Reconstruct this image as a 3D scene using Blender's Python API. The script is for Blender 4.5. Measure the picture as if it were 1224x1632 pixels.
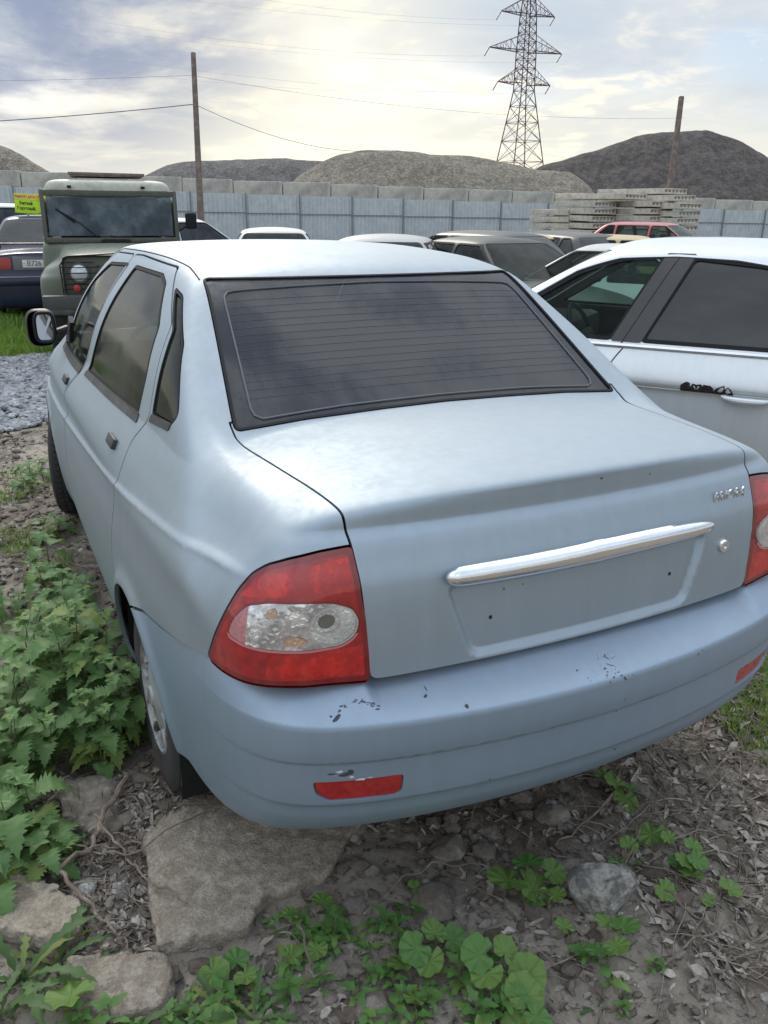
import bpy, bmesh, math, random
import numpy as np
from mathutils import Vector, Matrix, noise as mnoise
random.seed(7); RNG=np.random.default_rng(7)
sc=bpy.context.scene
for o in list(bpy.data.objects): bpy.data.objects.remove(o)
# ---------------------------------------------------------------- camera
CAM=(-1.17656,-1.31274,1.57282); YAW,PIT,ROL,FOC=.460719,.351209,.0099151,1321.49
fw=Vector((math.sin(YAW)*math.cos(PIT),math.cos(YAW)*math.cos(PIT),-math.sin(PIT)))
rt=Vector((math.cos(YAW),-math.sin(YAW),0)); up=rt.cross(fw)
R_=rt*math.cos(ROL)+up*math.sin(ROL); U_=-rt*math.sin(ROL)+up*math.cos(ROL)
cd=bpy.data.cameras.new('camera'); cam=bpy.data.objects.new('camera',cd); sc.collection.objects.link(cam)
m=Matrix((R_,U_,-fw)).transposed().to_4x4(); m.translation=Vector(CAM); cam.matrix_world=m
cd.sensor_fit='VERTICAL'; cd.sensor_height=36; cd.lens=36*FOC/1632; cd.clip_start=.05; cd.clip_end=3000
sc.camera=cam
def at(px,py,dep):
    """point at a given depth in front of the photographer (photo pixel units)"""
    return Vector(CAM)+(fw+R_*((px-612)/FOC)-U_*((py-816)/FOC))*dep
def onz(px,py,z):
    d=fw+R_*((px-612)/FOC)-U_*((py-816)/FOC); return Vector(CAM)+d*((z-CAM[2])/d.z)
# ---------------------------------------------------------------- sky and sun
SUN_AZ=math.radians(8); SUN_EL=math.radians(34)     # azimuth clockwise from +Y
w=bpy.data.worlds.new('World'); sc.world=w; w.use_nodes=True
nt=w.node_tree; nt.nodes.clear()
def nd(nt,t,**k):
    n=nt.nodes.new(t)
    for a,b in k.items():
        if a=='inp':
            for i,v in b.items(): n.inputs[i].default_value=v
        else: setattr(n,a,b)
    return n
def lk(nt,a,b): nt.links.new(a,b)
def mth(nt,op,a,b=None,c=None,clamp=False):
    n=nd(nt,'ShaderNodeMath',operation=op,use_clamp=clamp)
    for i,v in enumerate((a,b,c)):
        if v is None: continue
        if isinstance(v,(int,float)): n.inputs[i].default_value=v
        else: lk(nt,v,n.inputs[i])
    return n.outputs[0]
def mixc(nt,f,a,b,mode='MIX'):
    n=nd(nt,'ShaderNodeMix',data_type='RGBA',blend_type=mode)
    for i,v in ((0,f),(6,a),(7,b)):
        if isinstance(v,(int,float)): n.inputs[i].default_value=v
        elif isinstance(v,tuple): n.inputs[i].default_value=v if len(v)==4 else v+(1,)
        else: lk(nt,v,n.inputs[i])
    return n.outputs[2]
def rng(nt,v,a,b,c=0,d=1,smooth=True):
    n=nd(nt,'ShaderNodeMapRange',interpolation_type='SMOOTHSTEP' if smooth else 'LINEAR'); lk(nt,v,n.inputs[0])
    for i,q in enumerate((a,b,c,d)): n.inputs[i+1].default_value=q
    return n.outputs[0]
def build_sky():
    out=nd(nt,'ShaderNodeOutputWorld'); bg=nd(nt,'ShaderNodeBackground',inp={1:.1})
    sky=nd(nt,'ShaderNodeTexSky',sky_type='NISHITA',sun_disc=False); sky.sun_elevation=SUN_EL; sky.sun_rotation=SUN_AZ
    sky.air_density=1.0; sky.dust_density=2.0
    tc=nd(nt,'ShaderNodeTexCoord'); sx=nd(nt,'ShaderNodeSeparateXYZ'); lk(nt,tc.outputs['Generated'],sx.inputs[0])
    z=mth(nt,'MAXIMUM',sx.outputs[2],0.0); zz=mth(nt,'ADD',z,.16)
    cx=mth(nt,'DIVIDE',sx.outputs[0],zz); cy=mth(nt,'DIVIDE',sx.outputs[1],zz)
    cb=nd(nt,'ShaderNodeCombineXYZ'); lk(nt,cx,cb.inputs[0]); lk(nt,cy,cb.inputs[1])
    n1=nd(nt,'ShaderNodeTexNoise',inp={'Scale':1.5,'Detail':9,'Roughness':.58,'Distortion':.35}); lk(nt,cb.outputs[0],n1.inputs['Vector'])
    n2=nd(nt,'ShaderNodeTexNoise',inp={'Scale':.75,'Detail':4,'Roughness':.5}); lk(nt,cb.outputs[0],n2.inputs['Vector'])
    n3=nd(nt,'ShaderNodeTexNoise',inp={'Scale':4.2,'Detail':8,'Roughness':.62,'Distortion':.5}); lk(nt,cb.outputs[0],n3.inputs['Vector'])
    def dirdot(px,py):
        d=fw+R_*((px-612)/FOC)-U_*((py-816)/FOC); d.normalize()
        v=nd(nt,'ShaderNodeVectorMath',operation='DOT_PRODUCT'); lk(nt,tc.outputs['Generated'],v.inputs[0]); v.inputs[1].default_value=d
        return v.outputs['Value']
    glow=rng(nt,dirdot(600,110),.90,1.0); glow2=rng(nt,dirdot(420,210),.955,1.0); dark=rng(nt,dirdot(90,-110),.962,1.0)
    # thin veil and cumulus
    base=mixc(nt,rng(nt,n1.outputs[0],.25,.75),(5.1,5.8,6.6),(7.3,7.4,7.3))
    base=mixc(nt,mth(nt,'MULTIPLY',rng(nt,z,.0,.16,1,0),.75),base,(9.4,8.8,6.9))
    blue=mixc(nt,.35,sky.outputs[0],(4.0,5.7,8.2))
    gap=mth(nt,'MULTIPLY',rng(nt,n2.outputs[0],.48,.60),.85)
    c=mixc(nt,gap,base,blue)
    puff=rng(nt,n3.outputs[0],.47,.66)
    puff=mth(nt,'MULTIPLY',puff,rng(nt,n1.outputs[0],.38,.56))
    pc=mixc(nt,glow,(7.2,7.2,7.4),(11.5,10.4,7.8))
    c=mixc(nt,mth(nt,'MULTIPLY',puff,mth(nt,'ADD',mth(nt,'MULTIPLY',glow,.6),.38)),c,pc)
    c=mixc(nt,mth(nt,'MULTIPLY',glow2,.6),c,(9.8,9.2,7.5))
    dk=mth(nt,'MULTIPLY',dark,rng(nt,n1.outputs[0],.62,.40,.35,1))
    c=mixc(nt,mth(nt,'MULTIPLY',dk,.95),c,(2.6,3.1,4.4))
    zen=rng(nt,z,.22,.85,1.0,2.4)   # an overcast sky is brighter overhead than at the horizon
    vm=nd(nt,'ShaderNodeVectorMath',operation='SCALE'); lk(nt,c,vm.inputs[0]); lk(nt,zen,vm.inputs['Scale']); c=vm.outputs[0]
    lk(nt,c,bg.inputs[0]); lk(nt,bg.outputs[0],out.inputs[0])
build_sky()
sd=bpy.data.lights.new('sun','SUN'); sd.energy=1.5; sd.angle=math.radians(22); sd.color=(1,.93,.82)
so=bpy.data.objects.new('sun',sd); sc.collection.objects.link(so)
so.rotation_euler=Vector((math.sin(SUN_AZ)*math.cos(SUN_EL),math.cos(SUN_AZ)*math.cos(SUN_EL),math.sin(SUN_EL))).to_track_quat('Z','Y').to_euler()
sc.view_settings.view_transform='Standard'; sc.view_settings.look='None'; sc.view_settings.exposure=.24; sc.view_settings.gamma=1
sc.render.resolution_x=768; sc.render.resolution_y=1024
import numpy as np, math, random
# ---------------------------------------------------------------- curve / implicit surface tools
class Cur:
    """smooth monotone curve through points, tabulated"""
    def __init__(s, pts, n=1200):
        x=np.array([p[0] for p in pts],float); y=np.array([p[1] for p in pts],float)
        h=np.diff(x); d=np.diff(y)/h
        m=np.zeros(len(x)); m[0]=d[0]; m[-1]=d[-1]
        for i in range(1,len(x)-1):
            if d[i-1]*d[i]>0:
                w1=2*h[i]+h[i-1]; w2=h[i]+2*h[i-1]; m[i]=(w1+w2)/(w1/d[i-1]+w2/d[i])
        t=np.linspace(x[0],x[-1],n); k=np.clip(np.searchsorted(x,t,side='right')-1,0,len(h)-1)
        u=(t-x[k])/h[k]; a=y[k]; b=y[k+1]
        v=(2*u**3-3*u**2+1)*a+(u**3-2*u**2+u)*h[k]*m[k]+(-2*u**3+3*u**2)*b+(u**3-u**2)*h[k]*m[k+1]
        s.t=t; s.v=v
    def __call__(s,q): return np.interp(q,s.t,s.v)
def smax(a,b,k): return .5*(a+b+np.sqrt((a-b)**2+k*k))
def smin(a,b,k): return .5*(a+b-np.sqrt((a-b)**2+k*k))
def sstep(e0,e1,x):
    t=np.clip((x-e0)/(e1-e0),0,1); return t*t*(3-2*t)
def sdpoly(px,py,poly,r=0.0):
    """signed distance to polygon (negative inside); r rounds the corners"""
    P=np.array(poly,float)
    if r>0: P=round_poly(P,r)
    px=np.asarray(px,float); py=np.asarray(py,float)
    shp=px.shape; px=px.ravel(); py=py.ravel()
    d=np.full(px.shape,1e18); ins=np.zeros(px.shape,bool)
    n=len(P)
    for i in range(n):
        a=P[i]; b=P[(i+1)%n]; e=b-a; wx=px-a[0]; wy=py-a[1]
        t=np.clip((wx*e[0]+wy*e[1])/max(e@e,1e-18),0,1)
        d=np.minimum(d,(wx-e[0]*t)**2+(wy-e[1]*t)**2)
        c=((a[1]>py)!=(b[1]>py))
        if abs(e[1])>1e-12:
            xi=a[0]+e[0]*(py-a[1])/e[1]; ins^=c&(px<xi)
    d=np.sqrt(d); d[ins]*=-1
    return d.reshape(shp)
def round_poly(P,r,seg=5):
    out=[]; n=len(P)
    for i in range(n):
        p=P[i]; a=P[i-1]-p; b=P[(i+1)%n]-p; la=np.linalg.norm(a); lb=np.linalg.norm(b)
        if la<1e-9 or lb<1e-9: continue
        k=min(r,la*.45,lb*.45); A=p+a/la*k; B=p+b/lb*k
        for j in range(seg+1):
            t=j/seg; out.append((1-t)**2*A+2*t*(1-t)*p+t*t*B)
    return np.array(out)
def grad(F,V,h=1.2e-3):
    g=np.empty_like(V)
    for i in range(3):
        o=np.zeros(3); o[i]=h; a=V+o; b=V-o
        g[:,i]=(F(a[:,0],a[:,1],a[:,2])-F(b[:,0],b[:,1],b[:,2]))/(2*h)
    return g
def isosurf(F,xs,ys,zs,newton=3,h=1.5e-3):
    """naive surface nets on a rectilinear grid, then Newton projection; returns verts, normals, triangles"""
    G=F(xs[:,None,None],ys[None,:,None],zs[None,None,:]).astype(np.float32)
    ax=[xs,ys,zs]; shp=G.shape; cs=tuple(s-1 for s in shp)
    S=G<0
    acc={}
    ncell=cs[0]*cs[1]*cs[2]
    cell=lambda i,j,k:(i*cs[1]+j)*cs[2]+k
    ids=[];pos=[];quads=[]
    for a in range(3):
        s0=[slice(None)]*3; s1=[slice(None)]*3; s0[a]=slice(0,-1); s1[a]=slice(1,None)
        A=S[tuple(s0)]; B=S[tuple(s1)]
        I=np.argwhere(A!=B)
        if len(I)==0: continue
        J=I.copy(); J[:,a]+=1
        fa=G[I[:,0],I[:,1],I[:,2]]; fb=G[J[:,0],J[:,1],J[:,2]]
        t=fa/(fa-fb)
        P=np.stack([ax[c][I[:,c]] for c in range(3)],1).astype(float); P[:,a]+=t*(ax[a][J[:,a]]-ax[a][I[:,a]])
        b,c=(a+1)%3,(a+2)%3
        ok=(I[:,b]>0)&(I[:,b]<cs[b])&(I[:,c]>0)&(I[:,c]<cs[c])
        q=[]
        for db,dc in ((-1,-1),(0,-1),(0,0),(-1,0)):
            K=I.copy(); K[:,b]+=db; K[:,c]+=dc
            v=(K[:,b]>=0)&(K[:,b]<cs[b])&(K[:,c]>=0)&(K[:,c]<cs[c])
            cid=cell(K[:,0],K[:,1],K[:,2])
            ids.append(cid[v]); pos.append(P[v]); q.append(cid)
        q=np.stack(q,1)[ok]; fl=(fa<0)[ok]
        q[~fl]=q[~fl][:,::-1]
        quads.append(q)
    ids=np.concatenate(ids); pos=np.concatenate(pos); quads=np.concatenate(quads)
    u,inv=np.unique(ids,return_inverse=True)
    V=np.zeros((len(u),3)); cnt=np.bincount(inv,minlength=len(u))
    for c in range(3): V[:,c]=np.bincount(inv,weights=pos[:,c],minlength=len(u))/cnt
    Q=np.searchsorted(u,quads)
    cellmin=min(np.diff(xs).min(),np.diff(ys).min(),np.diff(zs).min())
    for _ in range(newton):
        g=grad(F,V,h); f=F(V[:,0],V[:,1],V[:,2]); st=(f/np.maximum((g*g).sum(1),1e-6))[:,None]*g
        ln=np.linalg.norm(st,axis=1,keepdims=True); st*=np.minimum(1,cellmin/np.maximum(ln,1e-9)); V-=st
    N=grad(F,V,h); N/=np.maximum(np.linalg.norm(N,axis=1,keepdims=True),1e-9)
    # split quads on the shorter diagonal
    d1=((V[Q[:,0]]-V[Q[:,2]])**2).sum(1); d2=((V[Q[:,1]]-V[Q[:,3]])**2).sum(1); m=d1<=d2
    T=np.concatenate([Q[m][:,[0,1,2]],Q[m][:,[0,2,3]],Q[~m][:,[0,1,3]],Q[~m][:,[1,2,3]]])
    return V,N,T
def clip(M,d):
    """keep the side d<0 of triangle mesh M=(V,N,T); cut cleanly through triangles"""
    V,N,T=M; d=np.where(np.abs(d)<1e-9,1e-9,d); s=d<0; k=s[T].sum(1)
    full=T[k==3]; out=[full]; eV=[];
    keys=[];tri_a=[]
    base=len(V)
    E=[] # (a,b) edges list per emitted new vertex
    def newv(a,b):
        E.append(np.stack([np.minimum(a,b),np.maximum(a,b)],1)); return len(E)-1
    pend=[]
    for want,kk in ((True,1),(False,2)):
        t=T[k==kk]
        if len(t)==0: continue
        ss=s[t]; idx=np.argmax(ss==want,axis=1); r=np.arange(len(t))
        p=t[r,idx]; q=t[r,(idx+1)%3]; w=t[r,(idx+2)%3]
        a=newv(p,q); b=newv(p,w)
        pend.append((kk,p,q,w,a,b))
    if E:
        allE=np.concatenate(E); u,inv=np.unique(allE,axis=0,return_inverse=True); inv=inv.ravel()
        off=np.cumsum([0]+[len(e) for e in E]); nid=[base+inv[off[i]:off[i+1]] for i in range(len(E))]
        da=d[u[:,0]]; db=d[u[:,1]]; t=(da/(da-db))[:,None]
        nV=V[u[:,0]]*(1-t)+V[u[:,1]]*t; nN=N[u[:,0]]*(1-t)+N[u[:,1]]*t; nN/=np.maximum(np.linalg.norm(nN,axis=1,keepdims=True),1e-9)
        for kk,p,q,w,a,b in pend:
            a=nid[a]; b=nid[b]
            if kk==1: out.append(np.stack([p,a,b],1))
            else: out.append(np.stack([a,q,w],1)); out.append(np.stack([a,w,b],1))
        V=np.concatenate([V,nV]); N=np.concatenate([N,nN])
    T=np.concatenate(out)
    used=np.unique(T); mp=np.full(len(V),-1); mp[used]=np.arange(len(used))
    return V[used],N[used],mp[T]
def flange(M,depth):
    """fold the open border inward so that a panel shows a thickness"""
    V,N,T=M
    e=np.concatenate([T[:,[0,1]],T[:,[1,2]],T[:,[2,0]]]); key=np.sort(e,1)
    u,inv,c=np.unique(key,axis=0,return_inverse=True,return_counts=True); inv=inv.ravel()
    b=e[c[inv]==1]
    if len(b)==0: return M
    bv=np.unique(b); mp=np.full(len(V),-1); mp[bv]=len(V)+np.arange(len(bv)); top=len(V)+len(bv)
    mp2=np.full(len(V),-1); mp2[bv]=top+np.arange(len(bv))
    Vn=V[bv]-N[bv]*depth
    # side normal: outward in the surface
    A,B=b[:,0],b[:,1]; dirv=V[B]-V[A]; sn=np.cross(dirv,N[A]+N[B]); acc=np.zeros_like(V)
    np.add.at(acc,A,sn); np.add.at(acc,B,sn); sn=acc[bv]; sn/=np.maximum(np.linalg.norm(sn,axis=1,keepdims=True),1e-9)
    V2=np.concatenate([V,V[bv],Vn]); N2=np.concatenate([N,sn,sn])
    T2=np.concatenate([T,np.stack([mp[A],mp2[B],mp[B]],1),np.stack([mp[A],mp2[A],mp2[B]],1)])
    return V2,N2,T2
def offset(M,k): return M[0]+M[1]*k,M[1],M[2]
def mirror(M):
    V,N,T=M; s=np.array([-1,1,1]); return V*s,N*s,T[:,::-1]
def join(*Ms):
    V=[];N=[];T=[];o=0
    for a,b,c in Ms: V.append(a);N.append(b);T.append(c+o);o+=len(a)
    return np.concatenate(V),np.concatenate(N),np.concatenate(T)
# ---------------------------------------------------------------- scene helpers
COL=sc.collection
def put(o,label=None,cat=None,group=None,kind=None):
    if label: o['label']=label
    if cat: o['category']=cat
    if group: o['group']=group
    if kind: o['kind']=kind
    return o
def empty(name,loc=(0,0,0),rz=0,**k):
    o=bpy.data.objects.new(name,None); COL.objects.link(o); o.location=loc; o.rotation_euler=(0,0,rz); o.empty_display_size=.1
    return put(o,**k)
def obj(name,M,mat,parent=None,flat=False,**k):
    V,N,T=M; me=bpy.data.meshes.new(name); me.from_pydata(V.tolist(),[],T.tolist()) if len(V)<50 else fastmesh(me,V,T,not flat)
    me.validate(); me.update()
    if N is not None and len(me.vertices)==len(N):
        me.normals_split_custom_set_from_vertices([tuple(n) for n in N])
    me.materials.append(mat); o=bpy.data.objects.new(name,me); COL.objects.link(o); o.parent=parent
    return put(o,**k)
def fastmesh(me,V,T,smooth=True):
    T=np.ascontiguousarray(T,dtype=np.int32); me.vertices.add(len(V)); me.vertices.foreach_set('co',np.asarray(V,dtype=np.float32).ravel())
    k=T.shape[1]; me.loops.add(T.size); me.loops.foreach_set('vertex_index',T.ravel())
    me.polygons.add(len(T)); me.polygons.foreach_set('loop_start',np.arange(0,T.size,k,dtype=np.int32)); me.polygons.foreach_set('loop_total',np.full(len(T),k,dtype=np.int32))
    me.polygons.foreach_set('use_smooth',np.full(len(T),smooth)); me.update(calc_edges=True)
class MB:
    """collects boxes, tubes and lathes into one mesh"""
    def __init__(s): s.b=bmesh.new()
    def box(s,c,size,rot=None,bev=0.0,taper=None):
        r=bmesh.ops.create_cube(s.b,size=1); vs=r['verts']
        for v in vs:
            p=Vector((v.co.x*size[0],v.co.y*size[1],v.co.z*size[2]))
            if taper and v.co.z>0: p.x*=taper[0]; p.y*=taper[1]
            v.co=p
        if bev>0:
            es={e for v in vs for e in v.link_edges}; r=bmesh.ops.bevel(s.b,geom=list(es),offset=bev,segments=2,profile=.6,affect='EDGES')
            vs=list({v for f in r['faces'] for v in f.verts}|{v for v in vs if v.is_valid})
        M=Matrix.Translation(Vector(c))@((Matrix.Rotation(rot[2],4,'Z')@Matrix.Rotation(rot[1],4,'Y')@Matrix.Rotation(rot[0],4,'X')) if rot else Matrix.Identity(4))
        bmesh.ops.transform(s.b,matrix=M,verts=vs); return s
    def tube(s,pts,r,n=6,cap=True):
        pts=[Vector(p) for p in pts]; rs=r if isinstance(r,(list,tuple)) else [r]*len(pts); rings=[]; ref=None
        for i,p in enumerate(pts):
            a=pts[max(i-1,0)]; b=pts[min(i+1,len(pts)-1)]; d=(b-a).normalized()
            if ref is None: ref=Vector((0,0,1)) if abs(d.z)<.9 else Vector((1,0,0))
            u=d.cross(ref).normalized(); v=u.cross(d).normalized(); ref=v
            rings.append([s.b.verts.new(p+(u*math.cos(t)+v*math.sin(t))*rs[i]) for t in [2*math.pi*k/n for k in range(n)]])
        for A,B in zip(rings,rings[1:]):
            for k in range(n): s.b.faces.new((A[k],A[(k+1)%n],B[(k+1)%n],B[k]))
        if cap: s.b.faces.new(rings[0][::-1]); s.b.faces.new(rings[-1])
        return s
    def lathe(s,prof,c,axis='X',n=32,close=False):
        """prof: (along axis, radius)"""
        rings=[]
        for a,r in prof:
            ring=[]
            for k in range(n):
                t=2*math.pi*k/n; q=(a,r*math.cos(t),r*math.sin(t)) if axis=='X' else ((r*math.cos(t),a,r*math.sin(t)) if axis=='Y' else (r*math.cos(t),r*math.sin(t),a))
                ring.append(s.b.verts.new(Vector(q)+Vector(c)))
            rings.append(ring)
        for A,B in zip(rings,rings[1:]):
            for k in range(n): s.b.faces.new((A[k],A[(k+1)%n],B[(k+1)%n],B[k]))
        if close:
            s.b.faces.new(rings[0]); s.b.faces.new(rings[-1][::-1])
        return s
    def poly(s,pts): s.b.faces.new([s.b.verts.new(Vector(p)) for p in pts]); return s
    def prism(s,poly,a,b,axis='Y'):
        """outline in the plane across axis, extruded from a to b"""
        def P(u,v,t): return Vector((u,t,v)) if axis=='Y' else (Vector((t,u,v)) if axis=='X' else Vector((u,v,t)))
        A=[s.b.verts.new(P(u,v,a)) for u,v in poly]; B=[s.b.verts.new(P(u,v,b)) for u,v in poly]; n=len(A)
        s.b.faces.new(A); s.b.faces.new(B[::-1])
        for k in range(n): s.b.faces.new((A[k],B[k],B[(k+1)%n],A[(k+1)%n]))
        return s
    def build(s,name,mat,parent=None,ang=35,**k):
        bmesh.ops.recalc_face_normals(s.b,faces=s.b.faces[:])
        me=bpy.data.meshes.new(name); s.b.to_mesh(me); s.b.free(); me.materials.append(mat)
        me.polygons.foreach_set('use_smooth',[True]*len(me.polygons)); me.set_sharp_from_angle(angle=math.radians(ang))
        o=bpy.data.objects.new(name,me); COL.objects.link(o); o.parent=parent
        return put(o,**k)
def copy_tree(o,parent=None):
    c=o.copy(); COL.objects.link(c); c.parent=parent
    for ch in [x for x in bpy.data.objects if x.parent==o]: copy_tree(ch,c)
    return c
def text(name,body,mat,parent,loc,rot,size,extrude=.001,shear=0,sx=1,align='CENTER',bold=0):
    cu=bpy.data.curves.new(name,'FONT'); cu.body=body; cu.size=size; cu.extrude=extrude; cu.shear=shear; cu.align_x=align; cu.align_y='CENTER'; cu.offset=bold
    t=bpy.data.objects.new(name+'_src',cu); COL.objects.link(t); dg=bpy.context.evaluated_depsgraph_get(); dg.update()
    me=bpy.data.meshes.new_from_object(t.evaluated_get(dg)); bpy.data.objects.remove(t); bpy.data.curves.remove(cu)
    me.materials.clear(); me.materials.append(mat); me.name=name
    o=bpy.data.objects.new(name,me); COL.objects.link(o); o.parent=parent; o.location=loc; o.rotation_euler=rot; o.scale=(sx,1,1); return o
# ---------------------------------------------------------------- materials
def mat(name,col=(.5,.5,.5),rough=.6,metal=0,spec=.5,coat=0,coatr=.05,var=.0,vscale=8,bump=0,bscale=60,col2=None,c2lo=.45,c2hi=.65,detail=6,alpha=None,trans=0,bdist=.01,rvar=0,speck=0,speckscale=160,sheen=0,sss=0,ior=None):
    m=bpy.data.materials.new(name); m.use_nodes=True; nt=m.node_tree; p=nt.nodes['Principled BSDF']
    p.inputs['Base Color'].default_value=(*col,1); p.inputs['Roughness'].default_value=rough; p.inputs['Metallic'].default_value=metal
    p.inputs['Specular IOR Level'].default_value=spec; p.inputs['Coat Weight'].default_value=coat; p.inputs['Coat Roughness'].default_value=coatr
    if trans: p.inputs['Transmission Weight'].default_value=trans
    if ior: p.inputs['IOR'].default_value=ior
    if alpha is not None: p.inputs['Alpha'].default_value=alpha
    tc=nd(nt,'ShaderNodeTexCoord').outputs['Object']
    if col2 or var or rvar:
        n=nd(nt,'ShaderNodeTexNoise',inp={'Scale':vscale,'Detail':detail,'Roughness':.6}); lk(nt,tc,n.inputs['Vector'])
        c=(*col,1)
        if col2: c=mixc(nt,rng(nt,n.outputs[0],c2lo,c2hi),col,col2)
        if var:
            n2=nd(nt,'ShaderNodeTexNoise',inp={'Scale':vscale*3.7,'Detail':detail}); lk(nt,tc,n2.inputs['Vector'])
            v=rng(nt,n2.outputs[0],.25,.75,1-var,1+var,False); h=nd(nt,'ShaderNodeHueSaturation'); lk(nt,v,h.inputs['Value'])
            if isinstance(c,tuple): h.inputs['Color'].default_value=c
            else: lk(nt,c,h.inputs['Color'])
            c=h.outputs[0]
        if speck:
            for q,(tone,lo) in enumerate((((.62,.58,.52),.80),((.07,.06,.055),.84))):
                vo=nd(nt,'ShaderNodeTexVoronoi',inp={'Scale':speckscale*(1+.6*q)}); lk(nt,tc,vo.inputs['Vector']); sp=nd(nt,'ShaderNodeSeparateColor'); lk(nt,vo.outputs['Color'],sp.inputs[0])
                f=mth(nt,'MULTIPLY',mth(nt,'MULTIPLY',mth(nt,'GREATER_THAN',sp.outputs[0],lo),rng(nt,vo.outputs['Distance'],.45,.30)),speck); c=mixc(nt,f,c,tone)
        if not isinstance(c,tuple): lk(nt,c,p.inputs['Base Color'])
        if rvar: lk(nt,rng(nt,n.outputs[0],.3,.7,max(rough-rvar,.02),min(rough+rvar,1),False),p.inputs['Roughness'])
    if bump:
        b=nd(nt,'ShaderNodeTexNoise',inp={'Scale':bscale,'Detail':8,'Roughness':.65}); lk(nt,tc,b.inputs['Vector'])
        bp=nd(nt,'ShaderNodeBump',inp={'Strength':bump,'Distance':bdist}); lk(nt,b.outputs[0],bp.inputs['Height']); lk(nt,bp.outputs[0],p.inputs['Normal'])
    return m
def paint(name,col,metal=.55,rough=.38,dust=.25,dustcol=(.42,.41,.38),coat=.35):
    """weathered car paint: dust film gathers in streaks and on upward faces"""
    m=bpy.data.materials.new(name); m.use_nodes=True; nt=m.node_tree; p=nt.nodes['Principled BSDF']
    tc=nd(nt,'ShaderNodeTexCoord').outputs['Object']
    mp=nd(nt,'ShaderNodeMapping'); lk(nt,tc,mp.inputs[0]); mp.inputs['Scale'].default_value=(5,5,1.6)
    n=nd(nt,'ShaderNodeTexNoise',inp={'Scale':1.3,'Detail':7,'Roughness':.62}); lk(nt,mp.outputs[0],n.inputs['Vector'])
    n2=nd(nt,'ShaderNodeTexNoise',inp={'Scale':45,'Detail':5,'Roughness':.7}); lk(nt,tc,n2.inputs['Vector'])
    g=nd(nt,'ShaderNodeNewGeometry'); s=nd(nt,'ShaderNodeSeparateXYZ'); lk(nt,g.outputs['Normal'],s.inputs[0])
    upf=rng(nt,s.outputs[2],.2,1.0,.3,1.0)
    d=mth(nt,'MULTIPLY',mth(nt,'MULTIPLY',rng(nt,n.outputs[0],.3,.7,.72,1.0),upf),dust)
    d=mth(nt,'MULTIPLY',d,rng(nt,n2.outputs[0],.3,.7,.8,1.2))
    mq=nd(nt,'ShaderNodeMapping'); lk(nt,tc,mq.inputs[0]); mq.inputs['Scale'].default_value=(26,26,2.2)
    st=nd(nt,'ShaderNodeTexNoise',inp={'Scale':1.0,'Detail':5,'Roughness':.65}); lk(nt,mq.outputs[0],st.inputs['Vector'])
    hs=nd(nt,'ShaderNodeHueSaturation'); lk(nt,mixc(nt,d,col,dustcol),hs.inputs['Color']); lk(nt,rng(nt,st.outputs[0],.3,.7,.955,1.03,False),hs.inputs['Value'])
    lk(nt,hs.outputs[0],p.inputs['Base Color'])
    lk(nt,mth(nt,'MULTIPLY',mth(nt,'SUBTRACT',1.0,d),metal),p.inputs['Metallic'])
    lk(nt,mth(nt,'ADD',mth(nt,'MULTIPLY',d,.45),rough,clamp=True),p.inputs['Roughness'])
    p.inputs['Coat Weight'].default_value=coat; lk(nt,mth(nt,'ADD',mth(nt,'MULTIPLY',d,.5),.06),p.inputs['Coat Roughness'])
    n4=nd(nt,'ShaderNodeTexNoise',inp={'Scale':3.2,'Detail':2}); lk(nt,tc,n4.inputs['Vector'])
    b=nd(nt,'ShaderNodeBump',inp={'Strength':.25,'Distance':.006}); lk(nt,mth(nt,'ADD',mth(nt,'MULTIPLY',n2.outputs[0],.03),n4.outputs[0]),b.inputs['Height']); lk(nt,b.outputs[0],p.inputs['Normal'])
    return m
def glass(name,tint=(.35,.42,.40),trans=.5,rough=.03,dust=.12,dustcol=(.45,.44,.42),base=(.02,.025,.03),spec=.5,streak=(3,3,3),con=(.35,.75)):
    """car window: reflective, tinted see-through share, dusty film; GL_REAR paints cloud reflections with it"""
    m=bpy.data.materials.new(name); m.use_nodes=True; nt=m.node_tree; p=nt.nodes['Principled BSDF']; out=nt.nodes['Material Output']
    p.inputs['Base Color'].default_value=(*base,1); p.inputs['Roughness'].default_value=rough; p.inputs['Specular IOR Level'].default_value=spec
    tc=nd(nt,'ShaderNodeTexCoord').outputs['Object']; mp=nd(nt,'ShaderNodeMapping'); lk(nt,tc,mp.inputs[0]); mp.inputs['Scale'].default_value=streak
    n=nd(nt,'ShaderNodeTexNoise',inp={'Scale':1.2,'Detail':8,'Roughness':.6}); lk(nt,mp.outputs[0],n.inputs['Vector'])
    d=rng(nt,n.outputs[0],con[0],con[1],.15*dust,1.6*dust)
    lk(nt,mixc(nt,d,base,dustcol),p.inputs['Base Color']); lk(nt,mth(nt,'ADD',mth(nt,'MULTIPLY',d,.9),rough),p.inputs['Roughness'])
    t=nd(nt,'ShaderNodeBsdfTransparent'); t.inputs[0].default_value=(*tint,1)
    # clear share falls at grazing angles, as in real glass
    fr=nd(nt,'ShaderNodeFresnel',inp={0:1.45}); k=mth(nt,'MULTIPLY',mth(nt,'SUBTRACT',1.0,fr.outputs[0]),trans,clamp=True); k=mth(nt,'MULTIPLY',k,mth(nt,'SUBTRACT',1.0,d))
    ms=nd(nt,'ShaderNodeMixShader'); lk(nt,k,ms.inputs[0]); lk(nt,p.outputs[0],ms.inputs[1]); lk(nt,t.outputs[0],ms.inputs[2]); lk(nt,ms.outputs[0],out.inputs[0])
    return m
BLACK=mat('black rubber',(.012,.012,.013),.7,var=.2,spec=.25); PLAST=mat('dark plastic',(.035,.036,.04),.5,var=.2,rvar=.1)
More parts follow.
